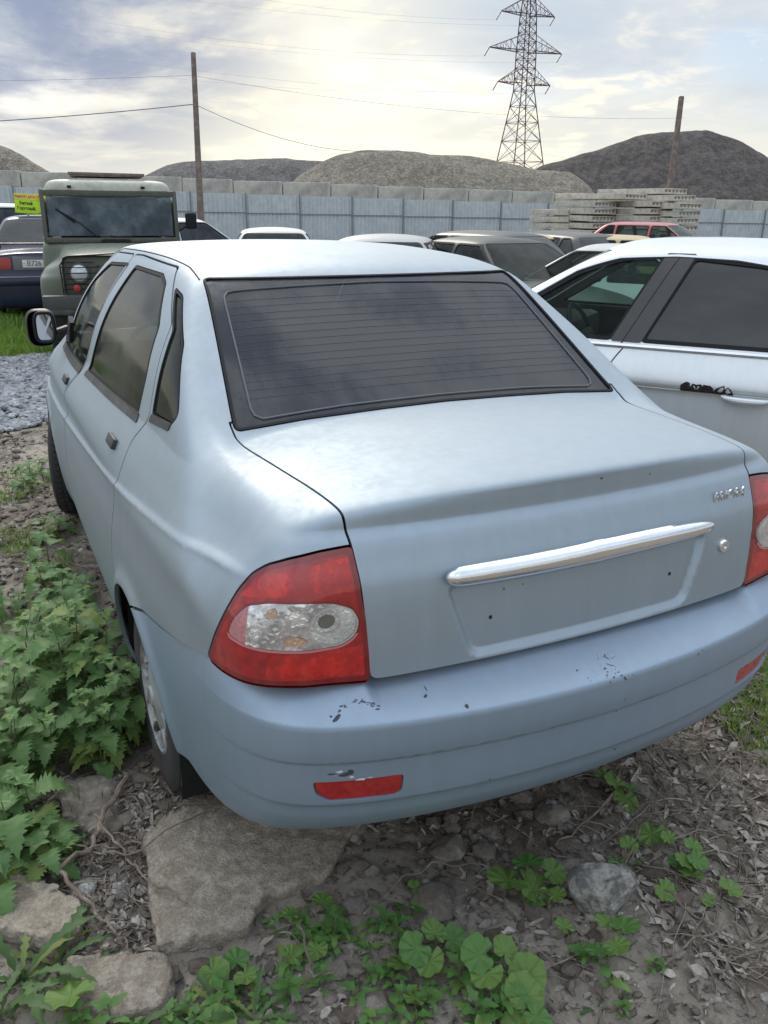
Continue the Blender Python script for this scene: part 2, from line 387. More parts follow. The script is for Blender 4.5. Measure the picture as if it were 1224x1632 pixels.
TYRE=mat('tyre rubber',(.03,.029,.028),.85,bump=.3,bscale=40,col2=(.09,.08,.065),c2lo=.5,c2hi=.75,vscale=6)
CHROME=mat('chrome',(.75,.76,.78),.12,metal=1,rvar=.08,vscale=25); STEEL=mat('wheel metal',(.42,.43,.44),.4,metal=.7,var=.15)
DARK=mat('dark interior',(.02,.02,.022),.9); SEAT=mat('seat fabric',(.05,.05,.055),.9,bump=.2,bscale=120); DASH=mat('dashboard plastic',(.06,.062,.065),.7)
SEATL=mat('beige seat fabric',(.16,.14,.12),.9,bump=.2,bscale=120)
WHITEP=mat('white plate',(.75,.75,.74),.4); INK=mat('black lettering',(.02,.02,.02),.5)
REDL=mat('red lamp plastic',(.35,.012,.012),.25,coat=.6,var=.3,vscale=20); CLEARL=mat('clear lamp plastic',(.65,.66,.66),.15,metal=.5,coat=.8,var=.3,vscale=40)
AMBER=mat('amber lamp plastic',(.7,.2,.03),.3,coat=.5)
# ---------------------------------------------------------------- the silver-blue saloon: implicit shapes
S_prof=Cur([(-.1,.79),(.05,.815),(.20,.845),(.38,.868),(.52,.876),(.62,.873),(.72,.860),(.80,.842),(.87,.812),(.93,.775),(.99,.742),(1.1,.70),(1.3,.62)])
W_plan=Cur([(-.4,-.16),(.0,-.075),(.2,-.035),(.5,-.012),(1.0,.0),(1.8,.004),(2.6,.0),(3.2,-.015),(3.7,-.04),(4.1,-.10),(4.5,-.2)])
Crease=Cur([(-.4,.90),(.15,.885),(1.16,.797),(2.6,.70),(4.2,.63)])
Rc=Cur([(-.2,-.01),(.60,-.008),(.70,-.006),(.80,.0),(.86,.008),(.91,.026),(.945,.041),(.97,.058),(1.005,.056),(1.03,.050),(1.1,.12)])
Deck=Cur([(-.4,.98),(.03,1.028),(.12,1.036),(.30,1.046),(.66,1.052),(1.5,1.0),(2.6,.97),(3.2,.975),(3.8,.90),(4.1,.80),(4.3,.62),(4.6,.3)])
Roof=Cur([(.3,1.18),(.9,1.33),(1.17,1.386),(1.5,1.420),(2.0,1.434),(2.5,1.428),(2.85,1.38),(3.3,1.25),(4.0,1.0)])
PLATE=[(-.365,.838),(-.305,.668),(.305,.668),(.365,.838)]
WHL=(.925,3.405); WZ={.925:.185,3.405:.25}; ARR=.350
def barrel(x): return .10*x*x
def Fside(X,Y,Z):
    s=S_prof(Z)+W_plan(Y)
    zc=Crease(Y); fade=sstep(.10,.30,Y)
    s=s-.011*sstep(-.008,.010,Z-zc)*fade*(1-sstep(.03,.14,Z-zc))+.004*np.exp(-((Z-zc)/.012)**2)*fade
    for c in WHL:   # flared arch lips
        r=np.sqrt((Y-c)**2+(Z-WZ[c])**2); s=s+.016*np.exp(-((r-ARR-.005)/.035)**2)*sstep(-.1,.1,Z-.1)
    return np.abs(X)-s
def Frear(X,Y,Z):
    X=np.asarray(X);Z=np.asarray(Z)
    r=Rc(Z)+barrel(X)
    XX,ZZ=np.broadcast_arrays(X,Z)
    m=(np.abs(XX)<.45)&(ZZ>.6)&(ZZ<.9)
    if m.any():
        q=np.zeros(XX.shape); q[m]=.014*sstep(.008,-.012,sdpoly(XX[m],ZZ[m],PLATE,.03)); r=r+q
    return r-Y
def Flower(X,Y,Z):
    deck=Z-(Deck(Y)+.008-.026*(np.abs(X)/.6)**2.2)
    f=smax(deck,Frear(X,Y,Z),.022)
    f=smax(f,Fside(X,Y,Z),.085)
    f=smax(f,Y-(4.18-.25*X*X),.12)
    return smax(f,.04-Z,.05)
def Fgreen(X,Y,Z):
    side=(np.abs(X)-(.747-(Z-.99)*.46+.03*np.sin(np.clip((Z-.99)/.4,0,1)*math.pi)+ .02*sstep(.8,1.6,Y)-.03*sstep(2.4,3.2,Y)))*.9
    roof=Z-(Roof(Y)+.016-.04*X*X)
    bl=.06*X*X
    rg=((Z-1.045)-.668*(Y-.645-bl))*.83
    ws=((Z-.96)+.70*(Y-3.30+.16*X*X))*.82
    f=smax(smax(roof,rg,.03),ws,.05)
    f=smax(f,side,.045)
    return smax(f,.8-Z,.05)
def Fbody(X,Y,Z): return smin(Flower(X,Y,Z),Fgreen(X,Y,Z),.008+.047*sstep(.585,.68,np.abs(X)))
Rb=Cur([(.0,.30),(.20,.10),(.26,.0),(.30,-.045),(.34,-.068),(.380,-.080),(.388,-.087),(.40,-.089),(.485,-.098),(.5,-.100),(.505,-.106),(.585,-.114),(.597,-.111),(.604,-.102),(.645,-.040),(.665,.005),(.70,.07),(.8,.3)])
def Fbump(X,Y,Z):
    rr=Rb(Z)+.17*X*X+.058*sstep(.598,.650,Z)*sstep(.552,.515,np.abs(X))
    rear=rr-Y
    side=Fside(X,Y,Z)-.004
    f=smax(rear,side,.15)
    return f
def facet(name,c1,c2,rough,scale,metal=0,bump=.6,coat=.8,vs=(1,1,1),third=None):
    """moulded lamp optics: cells of different tilt and tone under a glossy cover"""
    m=bpy.data.materials.new(name); m.use_nodes=True; nt=m.node_tree; p=nt.nodes['Principled BSDF']
    tc=nd(nt,'ShaderNodeTexCoord').outputs['Object']; mp=nd(nt,'ShaderNodeMapping'); lk(nt,tc,mp.inputs[0]); mp.inputs['Scale'].default_value=vs
    v=nd(nt,'ShaderNodeTexVoronoi',inp={'Scale':scale}); v.distance='CHEBYCHEV'; lk(nt,mp.outputs[0],v.inputs['Vector'])
    n=nd(nt,'ShaderNodeTexNoise',inp={'Scale':18,'Detail':4,'Roughness':.6}); lk(nt,tc,n.inputs['Vector'])
    s=nd(nt,'ShaderNodeSeparateColor'); lk(nt,v.outputs['Color'],s.inputs[0])
    f=mth(nt,'MULTIPLY',rng(nt,n.outputs[0],.38,.62),mth(nt,'ADD',mth(nt,'MULTIPLY',s.outputs[0],.7),.3))
    c=mixc(nt,f,c1,c2)
    if third: c=mixc(nt,rng(nt,s.outputs[1],.72,.8),c,third)
    lk(nt,c,p.inputs['Base Color']); p.inputs['Roughness'].default_value=rough; p.inputs['Metallic'].default_value=metal
    p.inputs['Coat Weight'].default_value=coat; p.inputs['Coat Roughness'].default_value=.06
    b=nd(nt,'ShaderNodeBump',inp={'Strength':bump,'Distance':.004}); lk(nt,mth(nt,'ADD',s.outputs[2],mth(nt,'MULTIPLY',v.outputs['Distance'],.8)),b.inputs['Height']); lk(nt,b.outputs[0],p.inputs['Normal'])
    return m
RED_RIM=mat('deep red lens',(.17,.005,.008),.22,coat=.8,var=.15,vscale=20)
RED_SM=mat('plain red lens',(.30,.006,.009),.2,coat=.8,var=.35,vscale=14)
PINKL=mat('pinkish clear lens',(.40,.16,.17),.2,coat=.8,var=.3,vscale=40)
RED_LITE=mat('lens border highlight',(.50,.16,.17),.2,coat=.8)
RED_FACET=facet('faceted red lens',(.32,.006,.006),(.60,.018,.012),.25,60,bump=.18,vs=(1.8,1,1))
CLEAR_FACET=facet('faceted clear reflector',(.42,.43,.45),(.95,.95,.96),.09,70,metal=.85,bump=.40)
REV_GLASS=facet('ribbed reversing lens',(.50,.52,.51),(.80,.81,.80),.16,160,metal=.6,bump=.35)
BULBM=mat('bulb glass',(.16,.16,.15),.1,metal=.6,coat=1); AMBER_F=facet('amber facet',(.40,.26,.19),(.60,.36,.22),.25,120,metal=.3)
MUDF=mat('muddy rubber flap',(.05,.04,.034),.9,col2=(.13,.10,.08),vscale=14)
MIRH=mat('mirror housing',(.014,.014,.015),.45,spec=.35)
MIRR=mat('mirror silver',(.8,.82,.84),.02,metal=1)
# ---------------------------------------------------------------- the silver-blue saloon
PAINT=paint('silver blue paint',(.335,.405,.465),.76,.43,.42,(.35,.36,.36),coat=.06)
PAINTB=paint('bumper paint',(.295,.39,.50),.64,.43,.35,(.34,.35,.36),coat=.08)
GL_REAR=glass('tinted rear glass',(.16,.17,.20),.35,.02,.30,(.13,.125,.11),base=(.006,.011,.028),streak=(1.7,1.5,.7),spec=.38,con=(.44,.64))  # film colour: dust plus soft smudges painted in as cloud reflections
GL_SIDE=glass('side glass',(.42,.50,.47),.72,.03,.10,(.28,.30,.28),base=(.02,.03,.028))
car=empty('parked_car',label='silver-blue saloon in the foreground with empty plate recess and chipped rear bumper',cat='car')
xs=np.linspace(-.93,.93,187); ys=np.concatenate([np.arange(-.16,1.7,.009),np.arange(1.7,4.4,.016)]); zs=np.arange(-.02,1.47,.0072)
SH=isosurf(Fbody,xs,ys,zs)
G=.0028
def tang(fn,M):
    # true distance along the surface: divides by the stretch of the flat projection
    V,N,T=M; d=fn(V); e=1e-3; g=np.zeros_like(V)
    for i in range(3):
        o=np.zeros(3); o[i]=e; g[:,i]=(fn(V+o)-d)/e
    g-=N*(g*N).sum(1)[:,None]; return d/np.maximum(np.linalg.norm(g,axis=1),.12)
def side(M,poly,r=.02):
    V=M[0]; return np.maximum(sdpoly(V[:,1],V[:,2],poly,r),.42-np.abs(V[:,0]))
RW=[(-.534,1.374),(.534,1.374),(.613,1.040),(.42,1.053),(.2,1.060),(0,1.063),(-.2,1.060),(-.42,1.053),(-.613,1.040)]
def dRW(M): return np.maximum(tang(lambda V:sdpoly(V[:,0],V[:,2],RW,.018),M),M[0][:,1]-1.7)
xl=Cur([(1.2,.538),(1.34,.541),(1.96,.556),(2.12,.561),(2.43,.589),(2.66,.612),(2.72,.618),(2.80,.618)])
def dLid(M):
    V=M[0]; x=np.abs(V[:,0]); y=V[:,1]; z=V[:,2]
    bot=.655-z; s=x-xl(y+2*z)
    c=smax(bot,s,.012)
    return np.maximum(np.maximum(c,y-.70),z-1.075)
LAMP=[(.450,.942),(.504,.936),(.557,.925),(.600,.910),(.632,.889),(.660,.853),(.685,.807),(.711,.751),(.738,.690),(.732,.684),(.698,.681),(.648,.680),(.594,.677),(.534,.671),(.469,.663),(.399,.655),(.403,.725),(.410,.797),(.425,.874)]
CLR=[(.662,.776),(.655,.799),(.624,.833),(.578,.846),(.521,.845),(.473,.840),(.438,.826),(.424,.795),(.431,.766),(.454,.750),(.501,.750),(.567,.756),(.626,.762),(.657,.768)]
def lampuv(V): return .7071*(np.abs(V[:,0])+V[:,1]),V[:,2]
def dLampP(M,poly,r): return np.maximum(np.maximum(tang(lambda V:sdpoly(*lampuv(V),poly,r),M),M[0][:,1]-.45),.3-np.abs(M[0][:,0]))
def dLamp(M): return dLampP(M,LAMP,.010)
RD=[(1.04,1.010),(1.12,1.251),(1.33,1.352),(1.42,1.392),(1.95,1.402),(2.085,1.398),(2.175,.975),(2.38,.84),(2.42,.70),(2.43,.05),(1.34,.05),(1.28,.33),(1.22,.56),(1.12,.83),(1.115,.93)]
FD=[(2.105,1.398),(2.195,.975),(2.40,.84),(2.44,.70),(2.45,.05),(3.10,.05),(3.16,.5),(3.14,.93),(3.02,1.02),(2.62,1.33),(2.45,1.39)]
RG=[(2.095,.965),(2.01,1.2),(1.95,1.366),(1.50,1.366),(1.40,1.345),(1.215,1.235),(1.165,1.10),(1.160,.995)]
FG=[(2.215,.955),(2.13,1.2),(2.07,1.366),(2.44,1.35),(2.62,1.27),(2.98,.985),(2.99,.95)]
QG=[(1.016,1.022),(1.066,1.19),(1.088,1.24),(1.285,1.341),(1.183,1.326),(.978,1.214),(.830,1.10),(.790,1.065),(.824,1.034)]
RT=[(2.12,.945),(2.10,.968),(1.150,1.000),(1.142,.972)]
FT=[(2.235,.930),(2.215,.960),(3.0,.955),(3.0,.925)]
QT=[(1.028,1.000),(1.018,1.024),(.816,1.041),(.829,1.019)]
HOOD=[(3.28,2),(3.28,-1),(9,-1),(9,2)]
WSH=[(-.60,1.36),(.60,1.36),(.70,.97),(-.70,.97)]
def dWS(M): V=M[0]; return np.maximum(sdpoly(V[:,0],V[:,2],WSH,.04),2.3-V[:,1])
def arch(M,r=None): 
    V=M[0]; d=1e9*np.ones(len(V))
    for c in WHL: d=np.minimum(d,np.hypot(V[:,1]-c,V[:,2]-WZ[c])-(r or ARR))
    return np.maximum(d,.35-np.abs(V[:,0]))
def jline(y): return np.interp(y,[-.2,.20,.30,.60,.76,.84,.90],[.672,.685,.665,.592,.556,.535,.50])
def dBump(M):   # region belonging to the bumper
    V=M[0]; y=V[:,1]; return np.maximum(np.maximum(V[:,2]-jline(y),y-1.0),-1)
def keep(M,d): return clip(M,d)         # keeps d<0
def drop(M,d): return clip(M,G-d)       # removes a region and a gap round it
B=SH
for f in (dRW,dLid,dLamp,arch,dWS,lambda M:side(M,RD),lambda M:side(M,FD),lambda M:side(M,QG),dBump):
    B=drop(B,f(B))
B=clip(B,-(np.abs(B[0][:,1]-3.6)+10) if False else B[0][:,2]*0-1)
obj('body_shell',flange(B,.012),PAINT,car)
lid=keep(SH,dLid(SH)+G); lid=drop(lid,dRW(lid)); lidf=flange(lid,.014); LID=obj('trunk_lid',lidf,PAINT,car)
def split(M,s):
    return clip(M,-s*M[0][:,0])
for s in (-1,1):
    half=split(SH,s)
    rd=keep(half,side(half,RD)+G); rd=drop(rd,arch(rd)); rd0=rd
    rd=drop(rd,side(rd,RG,.015)); obj('rear_door',flange(rd,.012),PAINT,car)
    rdo=bpy.data.objects[-1] if False else [o for o in bpy.data.objects if o.name.startswith('rear_door')][-1]
    fd=keep(half,side(half,FD)+G); fd=drop(fd,arch(fd)); fd=drop(fd,side(fd,FG,.015)); fdo=obj('front_door',flange(fd,.012),PAINT,car)
    for poly,par,trim in ((RG,rdo,RT),(FG,fdo,FT),(QG,car,QT)):
        g=keep(half,side(half,poly,.015)+.009); g=keep(g,side(g,trim,.001)*-1) if True else g
        wobj=obj('window' if par is not car else 'quarter_window',offset(g,-.004),GL_SIDE,par)
        sl=keep(half,side(half,poly,.015)-.0005); sl=clip(sl,-(side(sl,poly,.015)+(.0085 if poly is not QG else .005))); obj('window_seal',flange(offset(sl,.0005),.012),BLACK,wobj)
        tr=keep(half,side(half,trim,.001)); obj('belt_trim',flange(offset(tr,.003),.008),PLAST,par)
    # lamp cluster
    L=empty('taillight'); L.parent=car
    lp=keep(half,dLamp(half)+G)
    V=lp[0]; ax=np.abs(V[:,0]); 
    def boss(M): d=dLamp(M); return (M[0]+M[1]*(.007*sstep(0,-.035,d))[:,None],M[1],M[2])
    def dEl(M): return dLampP(M,CLR,.012)
    obj('lens_rim',boss(flange(clip(lp,-(dLamp(lp)+.015)),.02)),RED_RIM,L)
    inner=keep(lp,dLamp(lp)+.015); inner=clip(inner,-(dEl(inner)-.005))
    bands=[[(.36,.852),(.36,.935),(.44,.925),(.60,.893),(.66,.835),(.66,.845),(.52,.862)],[(.36,.742),(.36,.672),(.58,.690),(.575,.745)]]
    def dBand(M): return np.minimum(dLampP(M,bands[0],.01),dLampP(M,bands[1],.006))
    obj('red_lens',boss(clip(inner,-dBand(inner))),RED_SM,L); [obj('red_reflector',boss(keep(inner,dLampP(inner,b_,.008))),RED_FACET,L) for b_ in bands]
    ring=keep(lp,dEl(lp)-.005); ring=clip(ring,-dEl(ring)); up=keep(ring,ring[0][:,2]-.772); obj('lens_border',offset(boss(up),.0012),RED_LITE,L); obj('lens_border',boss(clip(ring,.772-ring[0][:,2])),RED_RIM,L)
    cl=keep(lp,dEl(lp))
    def rad(M,c=(.467,.794)): u,z=lampuv(M[0]); return np.hypot((u-c[0]),(z-c[1])*.98)
    co=keep(cl,rad(cl)-.041); obj('reversing_lens',flange(offset(boss(co),.0015),.006),REV_GLASS,L)
    for r0,w_ in ((.039,.0016),(.021,.0012)):
        cr=clip(keep(co,rad(co,(.467,.794) if r0>.03 else (.478,.803))-r0-w_),-(rad(keep(co,rad(co,(.467,.794) if r0>.03 else (.478,.803))-r0-w_),(.467,.794) if r0>.03 else (.478,.803))-r0+w_))
        if len(cr[2]): obj('chrome_ring',offset(boss(cr),.003),CHROME,L)
    bl=keep(co,rad(co,(.480,.806))-.014); obj('bulb',offset(boss(bl),.0028),BULBM,L)
    ci=clip(cl,-(rad(cl)-.041)); 
    lf=lampuv(ci[0])[0]-.620; obj('clear_lens',boss(keep(ci,lf)),CLEAR_FACET,L); ci2=clip(ci,-lf); obj('clear_lens',boss(ci2),PINKL,L); ci=keep(ci,lf)
    for P_ in ([(.560,.818),(.564,.836),(.580,.835),(.584,.817)],[(.504,.766),(.520,.780),(.542,.784),(.552,.768),(.540,.763)]):
        am=keep(ci,dLampP(ci,P_,.004))
        if len(am[2]): obj('indicator_patch',offset(boss(am),.002),AMBER_F,L)
# rear window
WIN=empty('rear_window'); WIN.parent=car
rw=keep(SH,dRW(SH)+G); g=keep(rw,dRW(rw)+.007); obj('pane',offset(g,-.003),GL_REAR,WIN)
sl=clip(keep(SH,dRW(SH)+.0004),-(dRW(keep(SH,dRW(SH)+.0004))+.008)); obj('window_seal',flange(offset(sl,.002),.014),BLACK,WIN)
ws=keep(SH,dWS(SH)+G); obj('windshield',offset(ws,-.003),GL_SIDE,car)
# liner that closes the gaps, with the openings left free
li=offset(SH,-.018)
for dd in (dRW(li)+.02,dWS(li)+.03,side(li,RG)+.006,side(li,FG)+.006,side(li,QG)+.006): pass
def drop2(M,f,g): return clip(M,g-f(M))
for f,gp in ((dRW,-.010),(dWS,-.02),(lambda M:side(M,RG),-.012),(lambda M:side(M,FG),-.012),(lambda M:side(M,QG),-.008),(lambda M:arch(M,ARR+.01),0),(lambda M:.10-M[0][:,2],0),(lambda M:np.maximum(M[0][:,2]-.34,M[0][:,1]-.7),0)):
    li=clip(li,gp-f(li)) if gp else clip(li,-f(li))
obj('inner_panel',li,BLACK,car)
# bumper
BM=isosurf(Fbump,np.linspace(-.95,.95,191),np.arange(-.2,.95,.0085),np.concatenate([np.arange(.16,.72,.006)]))
def bline(y): return np.interp(y,[-.2,.20,.30,.60,.76,.84,.90],[.664,.678,.660,.586,.550,.529,.494])
BM=clip(BM,BM[0][:,2]-bline(BM[0][:,1])); BM=clip(BM,-(arch(BM)-.002)); BM=clip(BM,BM[0][:,1]-.88); BM=clip(BM,.225-BM[0][:,2])
REFP=[(.672,.452),(.664,.418),(.640,.400),(.50,.400),(.492,.410),(.490,.452),(.50,.455)]
def dRef(M): V=M[0]; return np.maximum(sdpoly(np.abs(V[:,0]),V[:,2],REFP,.006),V[:,1]-.3)
BMc=clip(BM,.001-dRef(BM)); BUMP=obj('rear_bumper',flange(BMc,.010),PAINTB,car)
for s in (-1,1):
    hb=split(BM,s); rf=keep(hb,dRef(hb)+.0015); obj('reflector',offset(rf,-.004),REDL,BUMP)
    rr=clip(keep(hb,dRef(hb)-.0005),-(dRef(keep(hb,dRef(hb)-.0005))+.0015)); 
# paint chips on the bumper: small irregular flakes lying on the surface
CHIP=mat('bare grey plastic chips',(.05,.055,.06),.8); CHIPL=mat('white primer chips',(.62,.64,.64),.7)
def project(F,p,n=6):
    V=np.array([p],float)
    for _ in range(n):
        g_=grad(F,V); f=F(V[:,0],V[:,1],V[:,2]); V=V-(f/(g_*g_).sum(1))[:,None]*g_
    g_=grad(F,V)[0]; return V[0],g_/np.linalg.norm(g_)
def chips(spots,mt,F,par,name='paint_chip',lift=.0007):
    V=[];T=[]
    for (x,y,z,rx,rz,rot) in spots:
        k=9; c0=len(V); base=[]
        p0,n0=project(F,(x,y,z)); a=Vector((1,0,0)).cross(Vector(n0)).normalized(); b=Vector(n0).cross(a)
        V.append(p0+n0*lift)
        for i in range(k):
            t=2*math.pi*i/k; r=random.uniform(.55,1.25); u=rx*r*math.cos(t); v=rz*r*math.sin(t)
            q=np.array(p0)+np.array(b)*(u*math.cos(rot)-v*math.sin(rot))*-1+np.array(a)*(u*math.sin(rot)+v*math.cos(rot))
            q,nn=project(F,q,3); V.append(q+nn*lift)
        for i in range(k): T.append((c0,c0+1+i,c0+1+(i+1)%k))
    V=np.array(V); N=None
    return obj(name,(V,N,np.array(T)),mt,par)
def bsp(px,py,F,tmin=.9,tmax=3.2):
    d=(fw+R_*((px-612)/FOC)-U_*((py-816)/FOC)); t=np.linspace(tmin,tmax,400); P=np.array(CAM)+np.array(d)*t[:,None]
    f=F(P[:,0],P[:,1],P[:,2]); i=int(np.argmax(f<0)); return P[i]
HIT={}
def spots(lst,F):
    out=[]
    for (px,py,a,b,r) in lst: p=bsp(px,py,F); out.append((p[0],p[1],p[2],a*1.35,b*1.35,r))
    return out
sp=[(678,1098,.0012,.008,0),(678,1110,.004,.003,.3),(743,1127,.0035,.004,.2),(537,1146,.009,.003,.5),(601,1131,.004,.0016,0),(527,1143,.0025,.0018,0),(541,1134,.003,.0015,.3),(545,1126,.003,.001,.5),
    (919,1070,.004,.0012,.2),(966,1050,.0014,.006,.5),(970,1060,.001,.006,.9),(964,1066,.003,.002,0),(968,1072,.002,.001,0),(996,1081,.002,.006,.6),(988,1076,.003,.0012,0),(985,1072,.003,.0008,0),(972,1086,.002,.0008,0),
    (1112,1042,.003,.0012,.3),(1118,1036,.002,.001,0),(981,1132,.003,.0012,0),(995,1114,.002,.0015,0),(979,1193,.002,.003,0),(780,1241,.0018,.0018,0),(550,1232,.010,.004,.15),(558,1228,.006,.005,0),(528,1233,.008,.0015,.1)]
for i in range(26):
    a=random.uniform(0,math.pi); r=random.uniform(.6,1); sp.append((572+34*r*math.cos(a),1128-12*r*math.sin(a),random.uniform(.0012,.003),random.uniform(.0005,.0013),random.uniform(-.6,.6)))
for i in range(14): sp.append((random.uniform(952,984),random.uniform(1040,1080),random.uniform(.0006,.0018),random.uniform(.0005,.002),random.uniform(-.8,.8)))
for i in range(10): sp.append((random.uniform(930,1010),random.uniform(1066,1090),random.uniform(.0006,.0015),random.uniform(.0004,.001),random.uniform(-.8,.8)))
chips(spots(sp,Fbump),CHIP,Fbump,BUMP)
chips(spots([(541,1228,.007,.002,.3),(575,1240,.009,.0022,0),(560,1236,.006,.002,0),(590,1238,.005,.0012,0),(976,1046,.0015,.002,0)],Fbump),CHIPL,Fbump,BUMP,lift=.0010)
# fine scuffs and dents on the lid: rust spots, tiny nicks
RUST=mat('rust',(.10,.04,.015),.9)
chips(spots([(803,938,.0018,.0018,0),(833,931,.0014,.0014,0),(957,762,.004,.0015,0),(1034,755,.003,.001,0),(828,586,.001,.001,0)],Fbody),RUST,Fbody,LID,name='rust_spot')
for px,py in ((781,983),(1066,914)):
    p=bsp(px,py,Fbody); MB().box(p,(.007,.006,.008),bev=.001).build('plate_clip',BLACK,LID)
# chrome bar over the plate recess: a rounded blade following the lid
pts=[]
bar=MB(); n=40; ringv=[]
for i in range(n+1):
    t=math.sin(math.pi/2*(-1+2*i/n)); x=.375*t; e=max(1-abs(t)**(26 if t<0 else 9),0)**.5
    p=(x,.004+.10*x*x,.862); ring=[]
    hz=(.0255*max(e,.10)*(1-.10*t*t-.16*max(t,0)**2)+.002*math.exp(-(x/.02)**2)); dp=.021*max(e,.15)
    for k in range(12):
        a=2*math.pi*k/12; ring.append(bar.b.verts.new((x,p[1]-.004-dp*math.cos(a)*(1 if math.cos(a)>0 else .3),.862+hz*math.sin(a)+.0015*math.sin(x*9))))
    ringv.append(ring)
for A,Bq in zip(ringv,ringv[1:]):
    for k in range(12): bar.b.faces.new((A[k],A[(k+1)%12],Bq[(k+1)%12],Bq[k]))
bar.b.faces.new(ringv[0]); bar.b.faces.new(ringv[-1])
bar.build('chrome_bar',mat('pitted chrome',(.78,.79,.81),.13,metal=1,rvar=.09,vscale=30,bump=.12,bscale=14),LID,ang=60)
p,nn=project(Fbody,(.432,.0,.795))
MB().lathe([(0,.001),(-.006,.001),(-.008,.004),(-.010,.0085),(-.0085,.0145),(-.002,.0175),(.004,.0175)],p,'Y',24).build('lock_barrel',CHROME,LID,ang=50)
p,nn=project(Fbody,(.462,.03,.922)); p2,_=project(Fbody,(.51,.03,.922))
t=text('lettering','PRIORA',CHROME,LID,(p[0],p[1]-.003,p[2]),(math.pi/2+.10,0,math.atan2(p2[1]-p[1],p2[0]-p[0])),.042,.002,shear=.10,sx=.84)
# door handles, mirror, side repeater
for s in (-1,1):
    for (y,z,nm) in ((1.30,.882,'rear_door'),(2.44,.868,'front_door')):
        p,nn=project(Fbody,(s*.82,y,z)); o=[q for q in bpy.data.objects if q.name.startswith(nm)]; par=[q for q in o if (q.data.vertices[0].co.x*s)>0][0]
        tilt=-s*math.atan2(-nn[2],abs(nn[0])) ; ry=math.atan2(nn[2]*1,abs(nn[0]))*(-s)
        MB().box(p+nn*.004,(.018,.105,.034),rot=(0,ry,0),bev=.006).build('door_handle',PLAST,par)
        MB().box(p-nn*.001+np.array([0,0,-.026]),(.006,.09,.022),rot=(0,ry,0),bev=.003).build('handle_recess',PAINT,par)
    p,nn=project(Fbody,(s*.83,2.18,.70))
    # mirror: rounded housing with a glass
    mc=np.array([s*.872,2.92,1.035])
    Fm=lambda X,Y,Z:(((np.abs((X-mc[0])*1.0)/.066)**3.2+(np.abs(Y-mc[1])/.058)**2.3+(np.abs(Z-mc[2]+s*.0)/.086)**3.2)**(1/2.8)-1)*.06
    mm=isosurf(Fm,np.linspace(mc[0]-.12,mc[0]+.12,33),np.linspace(mc[1]-.09,mc[1]+.09,25),np.linspace(mc[2]-.1,mc[2]+.1,28))
    mm=clip(mm,(mc[1]-.030)-mm[0][:,1]); mo=obj('side_mirror',mm,MIRH,car)
    ang=[2*math.pi*k/28 for k in range(28)]
    def se(c,e,a): v=math.cos(a); w_=math.sin(a); return (mc[0]-s*.012+c*.50*math.copysign(abs(v)**.5,v),mc[2]+.004+e*1.0*math.copysign(abs(w_)**.62,w_))
    MB().prism([se(.079,.061,a) for a in ang],mc[1]-.030,mc[1]-.026,'Y').build('mirror_glass',MIRR,mo)
    rim=MB(); rim.tube([(se(.085,.067,a)[0],mc[1]-.031,se(.085,.067,a)[1]) for a in ang+[ang[0]]],.009,8,False); rim.build('mirror_rim',MIRH,mo)
    MB().box((mc[0]-s*.055,mc[1]+.015,mc[2]-.03),(.14,.05,.03),rot=(0,s*.3,0),bev=.01).build('mirror_arm',PLAST,mo)
    MB().prism([(2.99,.96),(2.84,.97),(2.72,1.075),(2.76,1.10)],s*.745,s*.765,'X').build('sail_panel',PLAST,mo)
    # wheels
    for c,steer in ((WHL[0],0),(WHL[1],-.22)):
        W=empty('wheel',(s*(.752 if c<2 else .76),c,WZ[c]),steer); W.parent=car
        tb=MB().lathe([(-.085,.175),(-.088,.20),(-.092,.245),(-.086,.272),(-.075,.285),(-.04,.290),(.04,.290),(.075,.285),(.086,.272),(.092,.245),(.088,.20),(.085,.175)],(0,0,0),'X',56)
        for q in range(56):
            a=2*math.pi*q/56
            for xx in (-.05,-.018,.018,.05): tb.box((xx,.288*math.cos(a),.288*math.sin(a)),(.024,.020,.010),rot=(a,0,0))
        tb.build('tyre',TYRE,W,ang=30)
        hb=MB().lathe([(s*.085,.176),(s*.088,.168),(s*.072,.160),(s*.06,.15),(s*.075,.12),(s*.085,.06),(s*.088,.035),(s*.095,.03),(s*.096,.001)],(0,0,0),'X',40)
        for q in range(10):
            a=2*math.pi*q/10; hb.box((s*.078,.135*math.cos(a),.135*math.sin(a)),(.016,.05,.016),rot=(a,0,0),bev=.004)
        hb.build('hubcap',mat('dirty hubcap',(.33,.34,.34),.55,metal=.3,col2=(.12,.10,.08),vscale=12),W,ang=45)
    for c in WHL:
        wl=MB(); prof=[]
        for q in range(0,25):
            a=math.pi*(-.12+1.24*q/24); prof.append((c+(ARR+.012)*math.cos(a),WZ[c]+(ARR+.012)*math.sin(a)))
        A=[wl.b.verts.new((s*.84,y,z)) for y,z in prof]; B2=[wl.b.verts.new((s*.50,y,z)) for y,z in prof]
        for k in range(24): wl.b.faces.new((A[k],A[k+1],B2[k+1],B2[k]))
        wl.b.faces.new(B2); wl.build('wheel_well',BLACK,car)
    MB().box((s*.74,WHL[0]-.34,.16),(.19,.012,.16),rot=(.25,0,0),bev=.003).build('mud_flap',MUDF,car)
MB().box((0,2.35,.16),(1.35,3.3,.05),bev=.01).build('floor_pan',BLACK,car)
